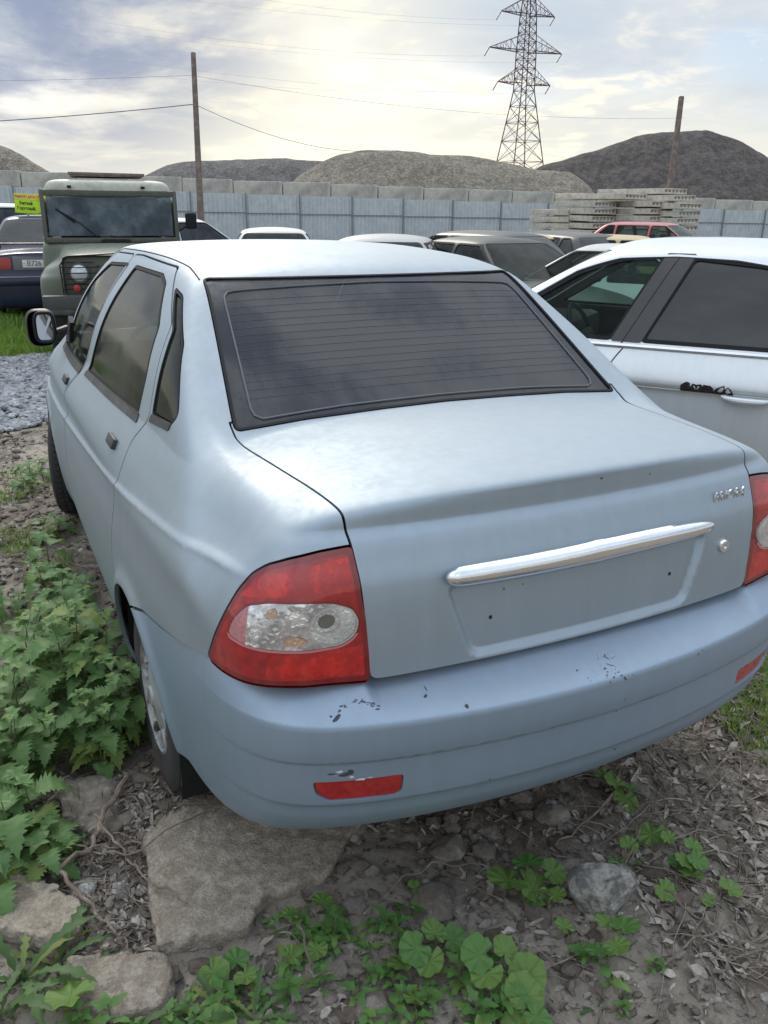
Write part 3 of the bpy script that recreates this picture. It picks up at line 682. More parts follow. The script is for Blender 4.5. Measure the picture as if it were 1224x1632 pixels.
# roof seams and panel lines that are pressed into the shell
def strip(F,pts,r,mt,par,name,n=60,lift=-.4):
    P=[]; pts=[np.array(p,float) for p in pts]
    L=[0]
    for a,b in zip(pts,pts[1:]): L.append(L[-1]+np.linalg.norm(b-a))
    for t in np.linspace(0,L[-1],n):
        i=min(np.searchsorted(L,t,side='right')-1,len(pts)-2); u=(t-L[i])/(L[i+1]-L[i]); q,nn=project(F,pts[i]*(1-u)+pts[i+1]*u,5); P.append(tuple(q+nn*r*lift))
    return MB().tube(P,r,6).build(name,mt,par)
for s in (-1,1):
    strip(Fbody,[(s*.545,1.205,1.375),(s*.535,1.35,1.398),(s*.538,1.6,1.408),(s*.545,2.0,1.412),(s*.545,2.4,1.40),(s*.58,2.7,1.34),(s*.66,3.0,1.16),(s*.72,3.25,1.0)],.0035,BLACK,car,'roof_gutter')
FL=mat('pale frit line',(.10,.105,.11),.6)
Z1,Z2=1.350,1.064; xa,xb=.494,.560
def glassline(pts,r=.0036): strip(Fbody,pts,r,FL,WIN,'frame_line',80,-.35)
gq=lambda x,z:(x,.645+.06*x*x+(z-1.045)/.668,z)
FLP=[gq(-.530,1.066),gq(-.548,1.074),gq(-.551,1.088),gq(-.505,1.325),gq(-.497,1.345),gq(-.480,1.352),gq(0,1.364),gq(.480,1.352),gq(.497,1.345),gq(.505,1.325),gq(.551,1.088),gq(.548,1.074),gq(.530,1.066),gq(.3,1.078),gq(0,1.082),gq(-.3,1.078),gq(-.530,1.066)]
strip(Fbody,FLP,.0030,FL,WIN,'frame_line',130,-.35)
hl_=MB()
for k in range(14):
    zz=1.108+.0168*k; xx=.545-.0036*k; P=[]
    for t in np.linspace(-1,1,24): q,nn=project(Fbody,gq(xx*t,zz+.006*(1-t*t)),4); P.append(tuple(q-nn*.0024))
    hl_.tube(P,.0005,4)
hl_.build('heater_lines',mat('heater line',(.10,.10,.10),.4),WIN)
# cabin
seat=MB()
def seatat(x,y,wd,nm):
    q=MB(); q.box((x,y+.22,.42),(wd,.50,.16),bev=.05); q.box((x,y-.02,.72),(wd,.14,.62),rot=(.30,0,0),bev=.05)
    q.build(nm,SEAT,car)
    if wd<1: MB().box((x,y-.14,1.08),(.25,.09,.17),rot=(.2,0,0),bev=.035).build('headrest',SEAT,car)
seatat(-.36,2.05,.48,'seat'); seatat(.36,2.05,.48,'seat'); seatat(0,1.22,1.2,'rear_seat')
MB().box((0,.92,.985),(1.22,.42,.02),bev=.005).build('parcel_shelf',DARK,car)
MB().box((0,3.0,.86),(1.36,.40,.24),bev=.06).build('dashboard',DASH,car)
sw=MB(); R0=.185; c0=Vector((-.36,2.62,.90)); pts=[]
for k in range(29):
    a=2*math.pi*k/28; v=Vector((R0*math.cos(a),0,R0*math.sin(a))); v.rotate(Matrix.Rotation(-.45,3,'X')); pts.append(c0+v)
sw.tube(pts,.014,8,False); sw.box(c0,(.14,.04,.10),rot=(-.45,0,0),bev=.02); sw.box(c0,(.34,.02,.03),rot=(-.45,0,0)); sw.build('steering_wheel',PLAST,car)
# ---------------------------------------------------------------- terrain
_P=RNG.integers(0,1<<16,(256,256))
def vn(x,y,s,seed=0):
    """smooth value noise, range -1..1"""
    x=np.asarray(x)/s+seed*17.3; y=np.asarray(y)/s+seed*9.1; xi=np.floor(x).astype(int); yi=np.floor(y).astype(int); u=x-xi; v=y-yi
    u=u*u*(3-2*u); v=v*v*(3-2*v); g=lambda a,b:_P[a&255,b&255]/32768.-1
    return (g(xi,yi)*(1-u)+g(xi+1,yi)*u)*(1-v)+(g(xi,yi+1)*(1-u)+g(xi+1,yi+1)*u)*v
def gh(x,y):
    x=np.asarray(x,float); y=np.asarray(y,float)
    h=-.125+.05*sstep(.8,3.2,y)-.05*sstep(4,9,y)
    h=h+.045*sstep(.75,1.5,x)*sstep(1.6,.4,y)+.03*vn(x,y,.9,1)+.018*vn(x,y,.31,2)+.010*vn(x,y,.11,3)+.005*vn(x,y,.045,4)+.0025*vn(x,y,.02,5)
    under=sstep(.95,.75,np.abs(x))*sstep(-.1,.2,y)*sstep(4.4,4.1,y)
    for wx,wy,wz in ((-.752,.925,-.105),(.752,.925,-.105),(-.775,3.405,-.04),(.775,3.405,-.04)):
        k=sstep(.38,.14,np.hypot(x-wx,y-wy)); h=h*(1-k)+k*(wz-.003)
    far=sstep(8,40,np.hypot(x,y)); h=h*(1-far)+far*(-.15+.10*vn(x,y,9,6))
    h=h+1.05*np.clip((x-9-.0*y)/30,0,1)*0
    return h
def gpos(): 
    a=np.concatenate([-np.geomspace(2.2,900,60)[::-1],np.arange(-2.18,2.2,.0165),np.geomspace(2.2,900,60)])
    b=np.concatenate([-np.geomspace(1.2,600,36)[::-1],np.arange(-1.18,3.2,.0165),np.geomspace(3.2,1200,90)]); return a,b
gx,gy=gpos(); GX,GY=np.meshgrid(gx,gy,indexing='ij'); GZ=gh(GX,GY)
# crumbly soil relief where one can see it
near=sstep(3.4,2.6,np.abs(GY-1))*sstep(2.3,1.9,np.abs(GX)); GZ=GZ+near*RNG.normal(0,.0016,GZ.shape)
V=np.stack([GX.ravel(),GY.ravel(),GZ.ravel()],1); na,nb=GX.shape; I=np.arange(na*nb).reshape(na,nb)
Q=np.stack([I[:-1,:-1],I[1:,:-1],I[1:,1:],I[:-1,1:]],-1).reshape(-1,4)
def soil():
    m=bpy.data.materials.new('soil'); m.use_nodes=True; nt=m.node_tree; p=nt.nodes['Principled BSDF']
    tc=nd(nt,'ShaderNodeTexCoord').outputs['Object']
    def N(s,d=8,r=.6,ds=0): n=nd(nt,'ShaderNodeTexNoise',inp={'Scale':s,'Detail':d,'Roughness':r,'Distortion':ds}); lk(nt,tc,n.inputs['Vector']); return n.outputs[0]
    c=mixc(nt,rng(nt,N(1.7,9,.65),.40,.62),(.135,.108,.086),(.31,.27,.22))
    c=mixc(nt,rng(nt,N(9,9,.7),.46,.66),c,(.34,.30,.25)); c=mixc(nt,rng(nt,N(38,6,.7),.5,.72),c,(.045,.035,.03))
    c=mixc(nt,rng(nt,N(130,4,.6),.58,.75),c,(.38,.35,.31))
    s=nd(nt,'ShaderNodeSeparateXYZ'); lk(nt,tc,s.inputs[0])
    far=rng(nt,s.outputs[1],4.0,9.0); gr=mth(nt,'MULTIPLY',far,rng(nt,N(.35,6,.6),.42,.6)); c=mixc(nt,gr,c,(.10,.13,.045))
    lk(nt,c,p.inputs['Base Color']); p.inputs['Roughness'].default_value=.95; p.inputs['Specular IOR Level'].default_value=.2
    b=nd(nt,'ShaderNodeBump',inp={'Strength':.7,'Distance':.012}); lk(nt,mth(nt,'ADD',N(55,10,.75),mth(nt,'MULTIPLY',N(14,6,.6),1.5)),b.inputs['Height']); lk(nt,b.outputs[0],p.inputs['Normal'])
    return m
obj('ground',(V,None,Q),soil(),kind='structure')
# ---------------------------------------------------------------- rocks, slabs and litter
CONC=mat('weathered concrete',(.32,.265,.205),.92,speck=.35,speckscale=200,col2=(.43,.37,.295),c2lo=.42,c2hi=.6,vscale=26,var=.28,bump=1,bscale=140,bdist=.012,detail=10)
CONCD=mat('grey rubble concrete',(.17,.16,.15),.92,speck=.7,speckscale=110,col2=(.36,.345,.32),c2lo=.42,c2hi=.6,vscale=22,var=.3,bump=1,bscale=55,bdist=.008)
ROCKM=mat('broken grey concrete',(.15,.145,.135),.95,col2=(.33,.31,.28),c2lo=.42,c2hi=.58,vscale=30,var=.3,bump=1,bscale=90,bdist=.010,detail=10)
EARTHST=mat('muddy stone',(.15,.125,.10),.95,speck=.2,speckscale=200,col2=(.27,.235,.19),vscale=11,var=.25,bump=.8,bscale=60,bdist=.006)
def n3(V,s,seed=0):
    out=np.zeros(len(V)); 
    out=vn(V[:,0]+V[:,2]*.7,V[:,1]-V[:,2]*.6,s,seed)+vn(V[:,1]*.8+V[:,2],V[:,0]*.6-V[:,2],s,seed+3); return out*.5
def chunk(name,poly,zt,thick,mt,res=.011,rough=.006,tilt=(0,0),**k):
    P=np.array(poly); c=P.mean(0)
    def F(X,Y,Z):
        X,Y,Z=np.broadcast_arrays(X,Y,Z); sh=X.shape; x=X.ravel(); y=Y.ravel(); z=Z.ravel()-tilt[0]*(x-c[0])-tilt[1]*(y-c[1])
        f=smax(sdpoly(x,y,poly,.015),np.abs(z-(zt-thick/2))-thick/2,.006)
        f=f+rough*1.2*vn(x+z,y-z,.12,21)+rough*vn(x-z*1.3,y+z,.045,22)+rough*.6*vn(x+z,y+z*1.7,.018,23)+.45*rough*np.abs(vn(x-z,y+z,.03,24)); return f.reshape(sh)
    lo=P.min(0)-.04; hi=P.max(0)+.04; zz=abs(tilt[0])*(hi[0]-lo[0])/2+abs(tilt[1])*(hi[1]-lo[1])/2
    M=isosurf(F,np.arange(lo[0],hi[0],res),np.arange(lo[1],hi[1],res),np.arange(zt-thick-.03-zz,zt+.03+zz,res*.8),2,.003)
    return obj(name,M,mt,**k)
g0=lambda px,py,z=-.1:(lambda p:(p.x,p.y))(onz(px,py,z))
zs_=-.106
chunk('broken_concrete',[g0(226,1335,zs_),g0(238,1420,zs_),g0(246,1510,zs_),g0(310,1488,zs_),g0(395,1478,zs_),g0(425,1420,zs_),g0(520,1392,zs_),g0(560,1330,zs_),(-.30,.52),(-.34,.85),(-.60,1.02),g0(330,1225,zs_),g0(280,1275,zs_)],zs_,.09,CONC,rough=.004,tilt=(-.01,.01),
  label='large broken concrete slab lying flat under the rear left corner of the silver-blue car',cat='concrete slab')
chunk('broken_concrete',[g0(105,1515),g0(180,1502),g0(262,1508),g0(275,1560),g0(255,1600),g0(170,1615),g0(120,1590)],-.108,.08,CONC,rough=.006,label='small flat concrete slab among weeds in the bottom left corner',cat='concrete slab')
chunk('broken_concrete',[g0(-30,1385),g0(60,1392),g0(128,1432),g0(134,1478),g0(70,1500),g0(-30,1470)],-.10,.08,CONC,rough=.006,tilt=(.03,0),label='pale concrete slab poking out of the dirt at the left picture edge',cat='concrete slab')
chunk('flat_stone',[g0(95,1230),g0(190,1225),g0(225,1275),g0(190,1320),g0(100,1310)],-.115,.06,EARTHST,rough=.008,label='flat muddy stone between the nettles and the large concrete slab',cat='stone')
def rock(name,c,size,mt,seed,rot=0,sub=4,**k):
    b=bmesh.new(); bmesh.ops.create_icosphere(b,subdivisions=sub,radius=1); V=np.array([v.co[:] for v in b.verts])
    r=np.random.default_rng(seed)
    for _ in range(9):   # planar breaks
        n=r.normal(size=3); n/=np.linalg.norm(n); d=r.uniform(.55,.85); s=V@n; V-=np.outer(np.maximum(s-d,0)*.93,n)
    V+=V*(n3(V,.5,seed)*.08+n3(V,.16,seed+1)*.05+n3(V,.07,seed+2)*.03)[:,None]
    V*=np.array(size); cr,sr=math.cos(rot),math.sin(rot); V=V@np.array([[cr,sr,0],[-sr,cr,0],[0,0,1]])+np.array(c)
    for v,q in zip(b.verts,V): v.co=q
    me=bpy.data.meshes.new(name); b.to_mesh(me); b.free(); me.polygons.foreach_set('use_smooth',[True]*len(me.polygons)); me.materials.append(mt)
    o=bpy.data.objects.new(name,me); COL.objects.link(o); return put(o,**k)
p=g0(952,1440); rock('rock',(p[0]+.02,p[1]+.01,-.08),(.098,.075,.095),ROCKM,12,-.5,5,label='grey concrete rubble lump with a dark smooth face, right of the large heart-shaped leaves',cat='rock')
for i,(px,py,s,lab) in enumerate([(178,1262,.022,'pale grey stone on the flat muddy stone by the nettles'),(130,1395,.045,'dark lumpy stone between the two left slabs'),(190,1400,.035,'brown stone lump left of the large slab edge'),(715,1340,.07,'big earth-coloured clod under the middle of the rear bumper'),(690,1430,.075,'flat grey clod in front of the bumper centre'),(880,1290,.06,'dusty clod under the bumper right of centre'),(590,1590,.06,'rounded clod in the bottom centre weeds')]):
    p=g0(px,py); rock('stone',(p[0],p[1],gh(p[0],p[1])+s*.1),(s,s*.8,s*.5),(EARTHST if i>2 else CONCD),30+i,i,4,label=lab,cat='stone')
def scatter(n,area,fn,dens=None):
    """random points inside a convex pixel-free area given as ground polygon"""
    P=np.array(area); lo=P.min(0); hi=P.max(0); out=[]
    while len(out)<n:
        q=RNG.uniform(lo,hi,(n*2,2)); q=q[sdpoly(q[:,0],q[:,1],area)<0]
        if dens is not None: q=q[RNG.random(len(q))<dens(q[:,0],q[:,1])]
        out+=q.tolist()
    return np.array(out[:n])
def ico(sub=1):
    b=bmesh.new(); bmesh.ops.create_icosphere(b,subdivisions=sub,radius=1); V=np.array([v.co[:] for v in b.verts]); T=np.array([[v.index for v in f.verts] for f in b.faces]); b.free(); return V,T
def stones(name,pts,smin,smax_,mt,pw=2.5,zf=None,flat=.6,**k):
    V0,T0=ico(1); n=len(pts); s=smin+(smax_-smin)*RNG.random(n)**pw
    R=RNG.normal(size=(n,1,3)); sc3=RNG.uniform(.6,1.2,(n,1,3))*np.array([1,1,flat])
    jit=RNG.uniform(.72,1.22,(n,len(V0),1)); V=V0[None]*jit*sc3*s[:,None,None]
    a=RNG.uniform(0,6.28,n); ca,sa=np.cos(a)[:,None],np.sin(a)[:,None]; x=V[:,:,0]*ca-V[:,:,1]*sa; y=V[:,:,0]*sa+V[:,:,1]*ca; V[:,:,0]=x; V[:,:,1]=y
    tl=RNG.uniform(-.5,.5,(n,1)); V[:,:,2]+=x*tl*.5
    z=(zf or gh)(pts[:,0],pts[:,1]); V+=np.stack([pts[:,0],pts[:,1],z+s*.2],1)[:,None,:]
    T=(T0[None]+np.arange(n)[:,None,None]*len(V0)).reshape(-1,3)
    return obj(name,(V.reshape(-1,3),None,T),mt,flat=True,**k)
def randcol(name,cols,rough=.9,bump=.5,bscale=80,sheen=0):
    """colour differs from piece to piece"""
    m=bpy.data.materials.new(name); m.use_nodes=True; nt=m.node_tree; p=nt.nodes['Principled BSDF']; g=nd(nt,'ShaderNodeNewGeometry')
    r=nd(nt,'ShaderNodeValToRGB'); lk(nt,g.outputs['Random Per Island'],r.inputs[0]); r.color_ramp.interpolation='LINEAR'
    el=r.color_ramp.elements; el[0].color=(*cols[0],1); el[-1].color=(*cols[-1],1)
    for i,c in enumerate(cols[1:-1]): e=el.new((i+1)/(len(cols)-1)); e.color=(*c,1)
    tc=nd(nt,'ShaderNodeTexCoord').outputs['Object']; n=nd(nt,'ShaderNodeTexNoise',inp={'Scale':bscale,'Detail':5}); lk(nt,tc,n.inputs['Vector'])
    h=nd(nt,'ShaderNodeHueSaturation'); lk(nt,rng(nt,n.outputs[0],.3,.7,.75,1.2,False),h.inputs['Value']); lk(nt,r.outputs[0],h.inputs['Color']); lk(nt,h.outputs[0],p.inputs['Base Color'])
    p.inputs['Roughness'].default_value=rough; p.inputs['Specular IOR Level'].default_value=.25
    if bump: b=nd(nt,'ShaderNodeBump',inp={'Strength':bump,'Distance':.003}); lk(nt,n.outputs[0],b.inputs['Height']); lk(nt,b.outputs[0],p.inputs['Normal'])
    return m
VIEW=[(-1.75,.0),(-1.3,-.2),(.0,-.75),(.5,-.75),(1.9,.2),(1.9,1.6),(-.3,1.6),(-.6,5.5),(-2.0,5.5),(-2.2,1.0)]
RUB_=0
RUB=randcol('rubble',[(.08,.065,.055),(.20,.17,.14),(.13,.105,.085),(.32,.29,.25),(.10,.085,.07),(.45,.42,.37)])
d0=lambda x,y:.15+.85*sstep(-.25,.5,vn(x,y,.35,11))
stones('rubble',scatter(5200,VIEW,0,d0),.003,.022,RUB,3.2,kind='stuff',label='small stones and crumbs of soil scattered over the bare ground',cat='rubble')
stones('soil_clods',scatter(2600,VIEW,0,lambda x,y:.2+.8*sstep(-.1,.6,vn(x,y,.5,12))),.010,.042,randcol('clods',[(.10,.08,.064),(.16,.135,.11),(.21,.18,.15)]),2.6,flat=.45,kind='stuff',label='dark crumbly clods of dry soil in front of the rear bumper',cat='soil')
def leafquads(pts,smin,smax_,name,mt,curl=.5,lift=.004,**k):
    n=len(pts); s=RNG.uniform(smin,smax_,n); out=np.array([[0,-1,0],[.42,-.5,.10],[.5,.1,.16],[.25,.7,.1],[0,1.1,0],[-.28,.65,.1],[-.48,.1,.14],[-.4,-.5,.1],[0,0,-.05]]); T0=np.array([[8,i,(i+1)%8] for i in range(8)])
    V=np.repeat(out[None],n,0)*RNG.uniform(.7,1.3,(n,9,1)); V[:,:,2]+=RNG.uniform(-.22,.22,(n,9))*curl*2; V[:,:,0]*=RNG.uniform(.4,1.1,(n,1)); V*=s[:,None,None]
    def rotm(V,i,j,a): c,q=np.cos(a)[:,None],np.sin(a)[:,None]; u=V[:,:,i]*c-V[:,:,j]*q; w=V[:,:,i]*q+V[:,:,j]*c; V[:,:,i]=u; V[:,:,j]=w
    rotm(V,1,2,RNG.normal(0,curl,n)); rotm(V,0,2,RNG.normal(0,curl,n)); rotm(V,0,1,RNG.uniform(0,6.28,n))
    V+=np.stack([pts[:,0],pts[:,1],gh(pts[:,0],pts[:,1])+lift+RNG.random(n)*.008],1)[:,None,:]
    T=(T0[None]+np.arange(n)[:,None,None]*9).reshape(-1,3); return obj(name,(V.reshape(-1,3),None,T),mt,**k)
DEADL=randcol('dead leaves',[(.13,.10,.085),(.26,.215,.18),(.08,.065,.055),(.36,.31,.27),(.19,.15,.125),(.46,.41,.355)],.85,.3,120)
leafquads(scatter(6200,VIEW,0,lambda x,y:.12+.88*sstep(-.2,.45,vn(x,y,.4,13))),.007,.024,'leaf_litter',DEADL,kind='stuff',label='dry brown fallen leaves strewn over the soil',cat='leaf litter')
def twigs(n,area,lmin,lmax,r,name,mt,dens=None,**k):
    pts=scatter(n,area,0,dens); V=[];T=[];
    for (x,y) in pts:
        L=random.uniform(lmin,lmax); a=random.uniform(0,6.28); ka=random.uniform(-2.5,2.5)/max(L,.05)*.15; m_=6; rr=r*random.uniform(.5,1.3); px,py=x,y; z0=float(gh(x,y)); base=len(V); lf=random.uniform(0,.03)
        for i in range(m_):
            t=i/(m_-1); z=max(float(gh(px,py)),z0-.05)+rr+lf*math.sin(t*3.1)+.002; u=(-math.sin(a),math.cos(a)); r2=rr*(1-.5*t)
            V+= [(px+u[0]*r2,py+u[1]*r2,z),(px-u[0]*r2,py-u[1]*r2,z),(px,py,z+1.6*r2)]
            if i: 
                b0=base+(i-1)*3; b1=base+i*3
                for j in range(3): T+=[(b0+j,b0+(j+1)%3,b1+(j+1)%3),(b0+j,b1+(j+1)%3,b1+j)]
            px+=math.cos(a)*L/m_; py+=math.sin(a)*L/m_; a+=ka*L/m_+random.uniform(-.25,.25)
    return obj(name,(np.array(V),None,np.array(T)),mt,**k)
STRAW=randcol('dry stems',[(.20,.16,.12),(.34,.29,.23),(.14,.10,.08),(.42,.37,.30)],.8,0)
twigs(900,VIEW,.05,.28,.0017,'dry_stems',STRAW,lambda x,y:.15+.85*sstep(-.1,.5,vn(x,y,.6,14)),kind='stuff',label='thin dry stems and roots lying tangled on the ground',cat='dry stems')
RX=[(.35,-.55),(1.5,.1),(1.5,.6),(.7,.5),(.3,.2),(.15,-.2)]
twigs(560,RX,.08,.36,.0018,'straw_tangle',STRAW,None,kind='stuff',label='tangle of pale dry straw at the lower right below the bumper end',cat='straw')
leafquads(scatter(900,RX,0),.010,.030,'pale_leaf_litter',randcol('pale dead leaves',[(.28,.24,.20),(.42,.38,.32),(.22,.18,.15),(.5,.46,.40)],.85,.3,120),kind='stuff',label='pale curled dead leaves at the right under the bumper end',cat='leaf litter')
# bigger sticks one can count
BARK=mat('stick bark',(.16,.12,.095),.9,col2=(.27,.22,.18),vscale=30,bump=.6,bscale=120,bdist=.003)
sticks=[([(95,1392),(140,1440),(185,1490)],.006,'stout curved stick left of the large slab, running down to the slab corner'),([(205,1240),(165,1300),(150,1350),(95,1385)],.009,'thick brown root between the nettles and the left slab'),
 ([(60,1330),(120,1350),(200,1365),(330,1290),(440,1215)],.0035,'long thin stick crossing the upper left corner of the large slab'),([(20,1350),(70,1290),(110,1240)],.007,'grey stick under the nettles at the left edge'),([(150,1300),(190,1350),(230,1400),(300,1440)],.004,'thin bent twig lying against the edge of the large slab'),
 ([(265,1250),(280,1275)],.004,'short pale twig piece in front of the rear left wheel'),([(60,1385),(150,1352),(225,1345)],.004,'straight grey twig left of the large slab edge'),([(975,1270),(935,1310),(885,1350)],.004,'pale straight twig above the grey rubble lump'),
 ([(1020,1320),(1005,1360),(990,1395)],.003,'short dark twig touching the right side of the rubble lump'),([(580,1460),(640,1400),(700,1375),(800,1385)],.003,'thin arched twig left of the heart-shaped leaves'),([(1060,1420),(1120,1470),(1224,1520)],.003,'long pale straw running off the right edge at the bottom'),
 ([(480,1480),(500,1560),(560,1530)],.003,'thin looped stem among the bottom weeds'),([(1060,1540),(1100,1500),(1170,1470)],.003,'pale bent straw in the bottom right litter')]
for pts,r,lab in sticks:
    P=[]; 
    for (a,b) in zip(pts,pts[1:]):
        for t in np.linspace(0,1,7)[:-1]:
            q=onz(a[0]*(1-t)+b[0]*t,a[1]*(1-t)+b[1]*t,-.09); P.append(q)
    P.append(onz(*pts[-1],-.09)); 
    for i,q in enumerate(P): q.z=max(float(gh(q.x,q.y)),-.1)+r*1.2+.008*math.sin(i*1.3)+.008; q.x+=.004*math.sin(i*2.1); q.y+=.004*math.cos(i*1.7)
    MB().tube(P,[r*(1-.45*i/len(P)) for i in range(len(P))],7).build('stick',BARK,label=lab,cat='stick')
# gravel strip behind the car on the left
GRV=[(-3.2,5.4),(-.55,5.4),(.1,9.3),(-4.2,9.6)]
GRV=[(-2.6,5.7),(-.60,5.6),(.0,9.3),(-3.4,9.4)]
gz=lambda x,y:gh(x,y)+.02+.03*vn(x,y,.5,40)
stones('gravel',scatter(9000,GRV,0),.02,.052,randcol('gravel grey',[(.17,.175,.185),(.28,.29,.30),(.22,.225,.24),(.38,.39,.40)],.85,.4,40),1.2,zf=gz,flat=.7,kind='stuff',label='strip of grey crushed gravel beyond the nettles at the left edge',cat='gravel')
LX=[g0(40,1250),g0(230,1230),g0(300,1290),g0(235,1350),g0(240,1500),g0(300,1520),g0(90,1520),g0(140,1440),g0(30,1370)]
leafquads(scatter(900,LX,0),.006,.018,'leaf_litter',DEADL,kind='stuff',label='brown dead leaves packed between the concrete slabs at the lower left',cat='leaf litter')
stones('rubble',scatter(700,LX,0),.004,.016,RUB,2.2,kind='stuff',label='grit and small stones between the concrete slabs at the lower left',cat='rubble')
twigs(120,LX,.06,.22,.0018,'dry_stems',STRAW,None,kind='stuff',label='dry stems tangled between the nettles and the large slab',cat='dry stems')
# ---------------------------------------------------------------- plants
def leafmat(name,c1,c2,bump=.35,vs=30,old=.6):
    m=bpy.data.materials.new(name); m.use_nodes=True; nt=m.node_tree; p=nt.nodes['Principled BSDF']; out=nt.nodes['Material Output']
    g=nd(nt,'ShaderNodeNewGeometry'); tc=nd(nt,'ShaderNodeTexCoord').outputs['Object']; n=nd(nt,'ShaderNodeTexNoise',inp={'Scale':vs,'Detail':5}); lk(nt,tc,n.inputs['Vector'])
    f=mth(nt,'ADD',mth(nt,'MULTIPLY',g.outputs['Random Per Island'],.6),mth(nt,'MULTIPLY',rng(nt,n.outputs[0],.3,.7),.4))
    c=mixc(nt,f,c1,c2); c=mixc(nt,mth(nt,'MULTIPLY',rng(nt,mth(nt,'FRACT',mth(nt,'MULTIPLY',g.outputs['Random Per Island'],13.7)),.78,1.0),old),c,(.27,.30,.07)); lk(nt,c,p.inputs['Base Color']); p.inputs['Roughness'].default_value=.55; p.inputs['Specular IOR Level'].default_value=.35
    b=nd(nt,'ShaderNodeBump',inp={'Strength':bump,'Distance':.002}); lk(nt,n.outputs[0],b.inputs['Height']); lk(nt,b.outputs[0],p.inputs['Normal'])
    t=nd(nt,'ShaderNodeBsdfTranslucent'); lk(nt,mixc(nt,.5,c,(.20,.34,.05)),t.inputs[0]); ms=nd(nt,'ShaderNodeMixShader',inp={0:.28}); lk(nt,p.outputs[0],ms.inputs[1]); lk(nt,t.outputs[0],ms.inputs[2]); lk(nt,ms.outputs[0],out.inputs[0])
    return m
NET=leafmat('nettle green',(.085,.165,.05),(.17,.29,.10)); COLT=leafmat('coltsfoot green',(.075,.17,.045),(.14,.275,.07),vs=60,old=.25); DAND=leafmat('dandelion green',(.05,.10,.03),(.10,.17,.06)); STEM=mat('plant stem',(.12,.15,.06),.6,col2=(.17,.12,.08),vscale=15)
GRASSM=leafmat('grass green',(.10,.19,.03),(.20,.33,.06))
def nettle_leaf(L,W,droop,fold,rot,base,V,T,teeth=9):
    """serrated pointed leaf; appended to V,T"""
    c0=len(V); cs=[];n=teeth*2
    ca,sa=math.cos(rot),math.sin(rot)
    def P(u,v):   # u along 0..1, v across -1..1
        hw=W*(max(math.sin(math.pi*min(max(u,0)**.62,1)),0)**.85)*(1-.25*u)
        y=L*u; ang=droop*u; r=y; x=v*hw
        hx=r*math.cos(ang*.7); hz=-r*math.sin(ang*.7)*.9+L*.12*math.sin(u*3.1)+fold*abs(v)*hw+.06*W*math.sin(u*22)*abs(v)
        return (base[0]+ca*hx-sa*x,base[1]+sa*hx+ca*x,base[2]+hz)
    mid=[];le=[];ri=[];ml=[];mr=[]
    for i in range(n+1):
        u=i/n; k=1.0 if i%2 else .60
        if i==0 or i==n: k=0
        mid.append(len(V)); V.append(P(u,0)); ml.append(len(V)); V.append(P(u-.01,.5)); mr.append(len(V)); V.append(P(u-.01,-.5))
        uu=min(u+(.035 if i%2 else -.01),1); le.append(len(V)); V.append(P(uu,k)); ri.append(len(V)); V.append(P(uu,-k))
    for i in range(n):
        for a,b in ((mid,ml),(ml,le)): T.append((a[i],a[i+1],b[i+1],b[i]))
        for a,b in ((mid,mr),(mr,ri)): T.append((a[i],b[i],b[i+1],a[i+1]))
def quads(name,V,T,mt,parent=None,**k):
    me=bpy.data.meshes.new(name); fastmesh(me,np.array(V),np.array(T)); me.materials.append(mt); o=bpy.data.objects.new(name,me); COL.objects.link(o); o.parent=parent; return put(o,**k)
def make_nettle(h,seed,lean=.0):
    random.seed(seed); e=empty('nettle_plant'); V=[];T=[]; n=max(4,int(h/.05)); st=[]
    la=random.uniform(0,6.28)
    for i in range(n+1):
        t=i/n; st.append((math.cos(la)*lean*h*t*t+.006*math.sin(i),math.sin(la)*lean*h*t*t+.006*math.cos(i*1.7),h*t))
    MB().tube(st,[.0035*(1-.6*i/n) for i in range(n+1)],5).build('stem',STEM,e)
    for i in range(1,n+1):
        t=i/n; s=(.45+.75*math.sin(min(t*1.15,1)*math.pi*.80)) if t<.93 else .45
        for side_ in (0,1):
            a=(i%2)*math.pi/2+side_*math.pi+random.uniform(-.35,.35); L=.088*s*random.uniform(.8,1.2); pe=.018*s
            b=(st[i][0]+math.cos(a)*pe,st[i][1]+math.sin(a)*pe,st[i][2]+pe*.4)
            nettle_leaf(L,L*.47,random.uniform(.5,1.25)*(1.15-.7*t),.28,a,b,V,T)
    if True:
        for k in range(4): nettle_leaf(.035,.013,random.uniform(-.6,.2),.3,k*1.57+.4,(st[-1][0],st[-1][1],st[-1][2]),V,T,5)
    quads('foliage',V,T,NET,e); return e
protos=[make_nettle(.20,1),make_nettle(.30,2,.1),make_nettle(.36,3,.15),make_nettle(.26,4,.2),make_nettle(.13,5),make_nettle(.40,6,.1)]
used=[False]*len(protos)
def place(pr,i,x,y,s=1,rz=None,z=None,**k):
    o=pr[i] if not k.pop('used')[i] else copy_tree(pr[i]); o.location=(x,y,(float(gh(x,y)) if z is None else z)-.005); o.rotation_euler=(random.uniform(-.12,.12),random.uniform(-.12,.12),random.uniform(0,6.28) if rz is None else rz); o.scale=(s,s,s); return put(o,**k)
random.seed(11)
spots_=[]
def cl(px,py,n,spread,kinds,s=1.0):
    c=onz(px,py,-.1)
    for _ in range(n): spots_.append((c.x+random.gauss(0,spread),c.y+random.gauss(0,spread*1.3),random.choice(kinds),s*random.uniform(.8,1.15)))
cl(60,1205,7,.09,(0,1,3),.95); cl(150,1185,7,.09,(1,3,0)); cl(195,1170,6,.06,(1,3,0)); cl(90,1130,8,.12,(1,2,3)); cl(180,1110,8,.10,(1,2,5)); cl(20,1150,6,.1,(1,2,3)); cl(190,1030,6,.08,(1,3,0)); cl(10,1060,5,.12,(0,1,3))
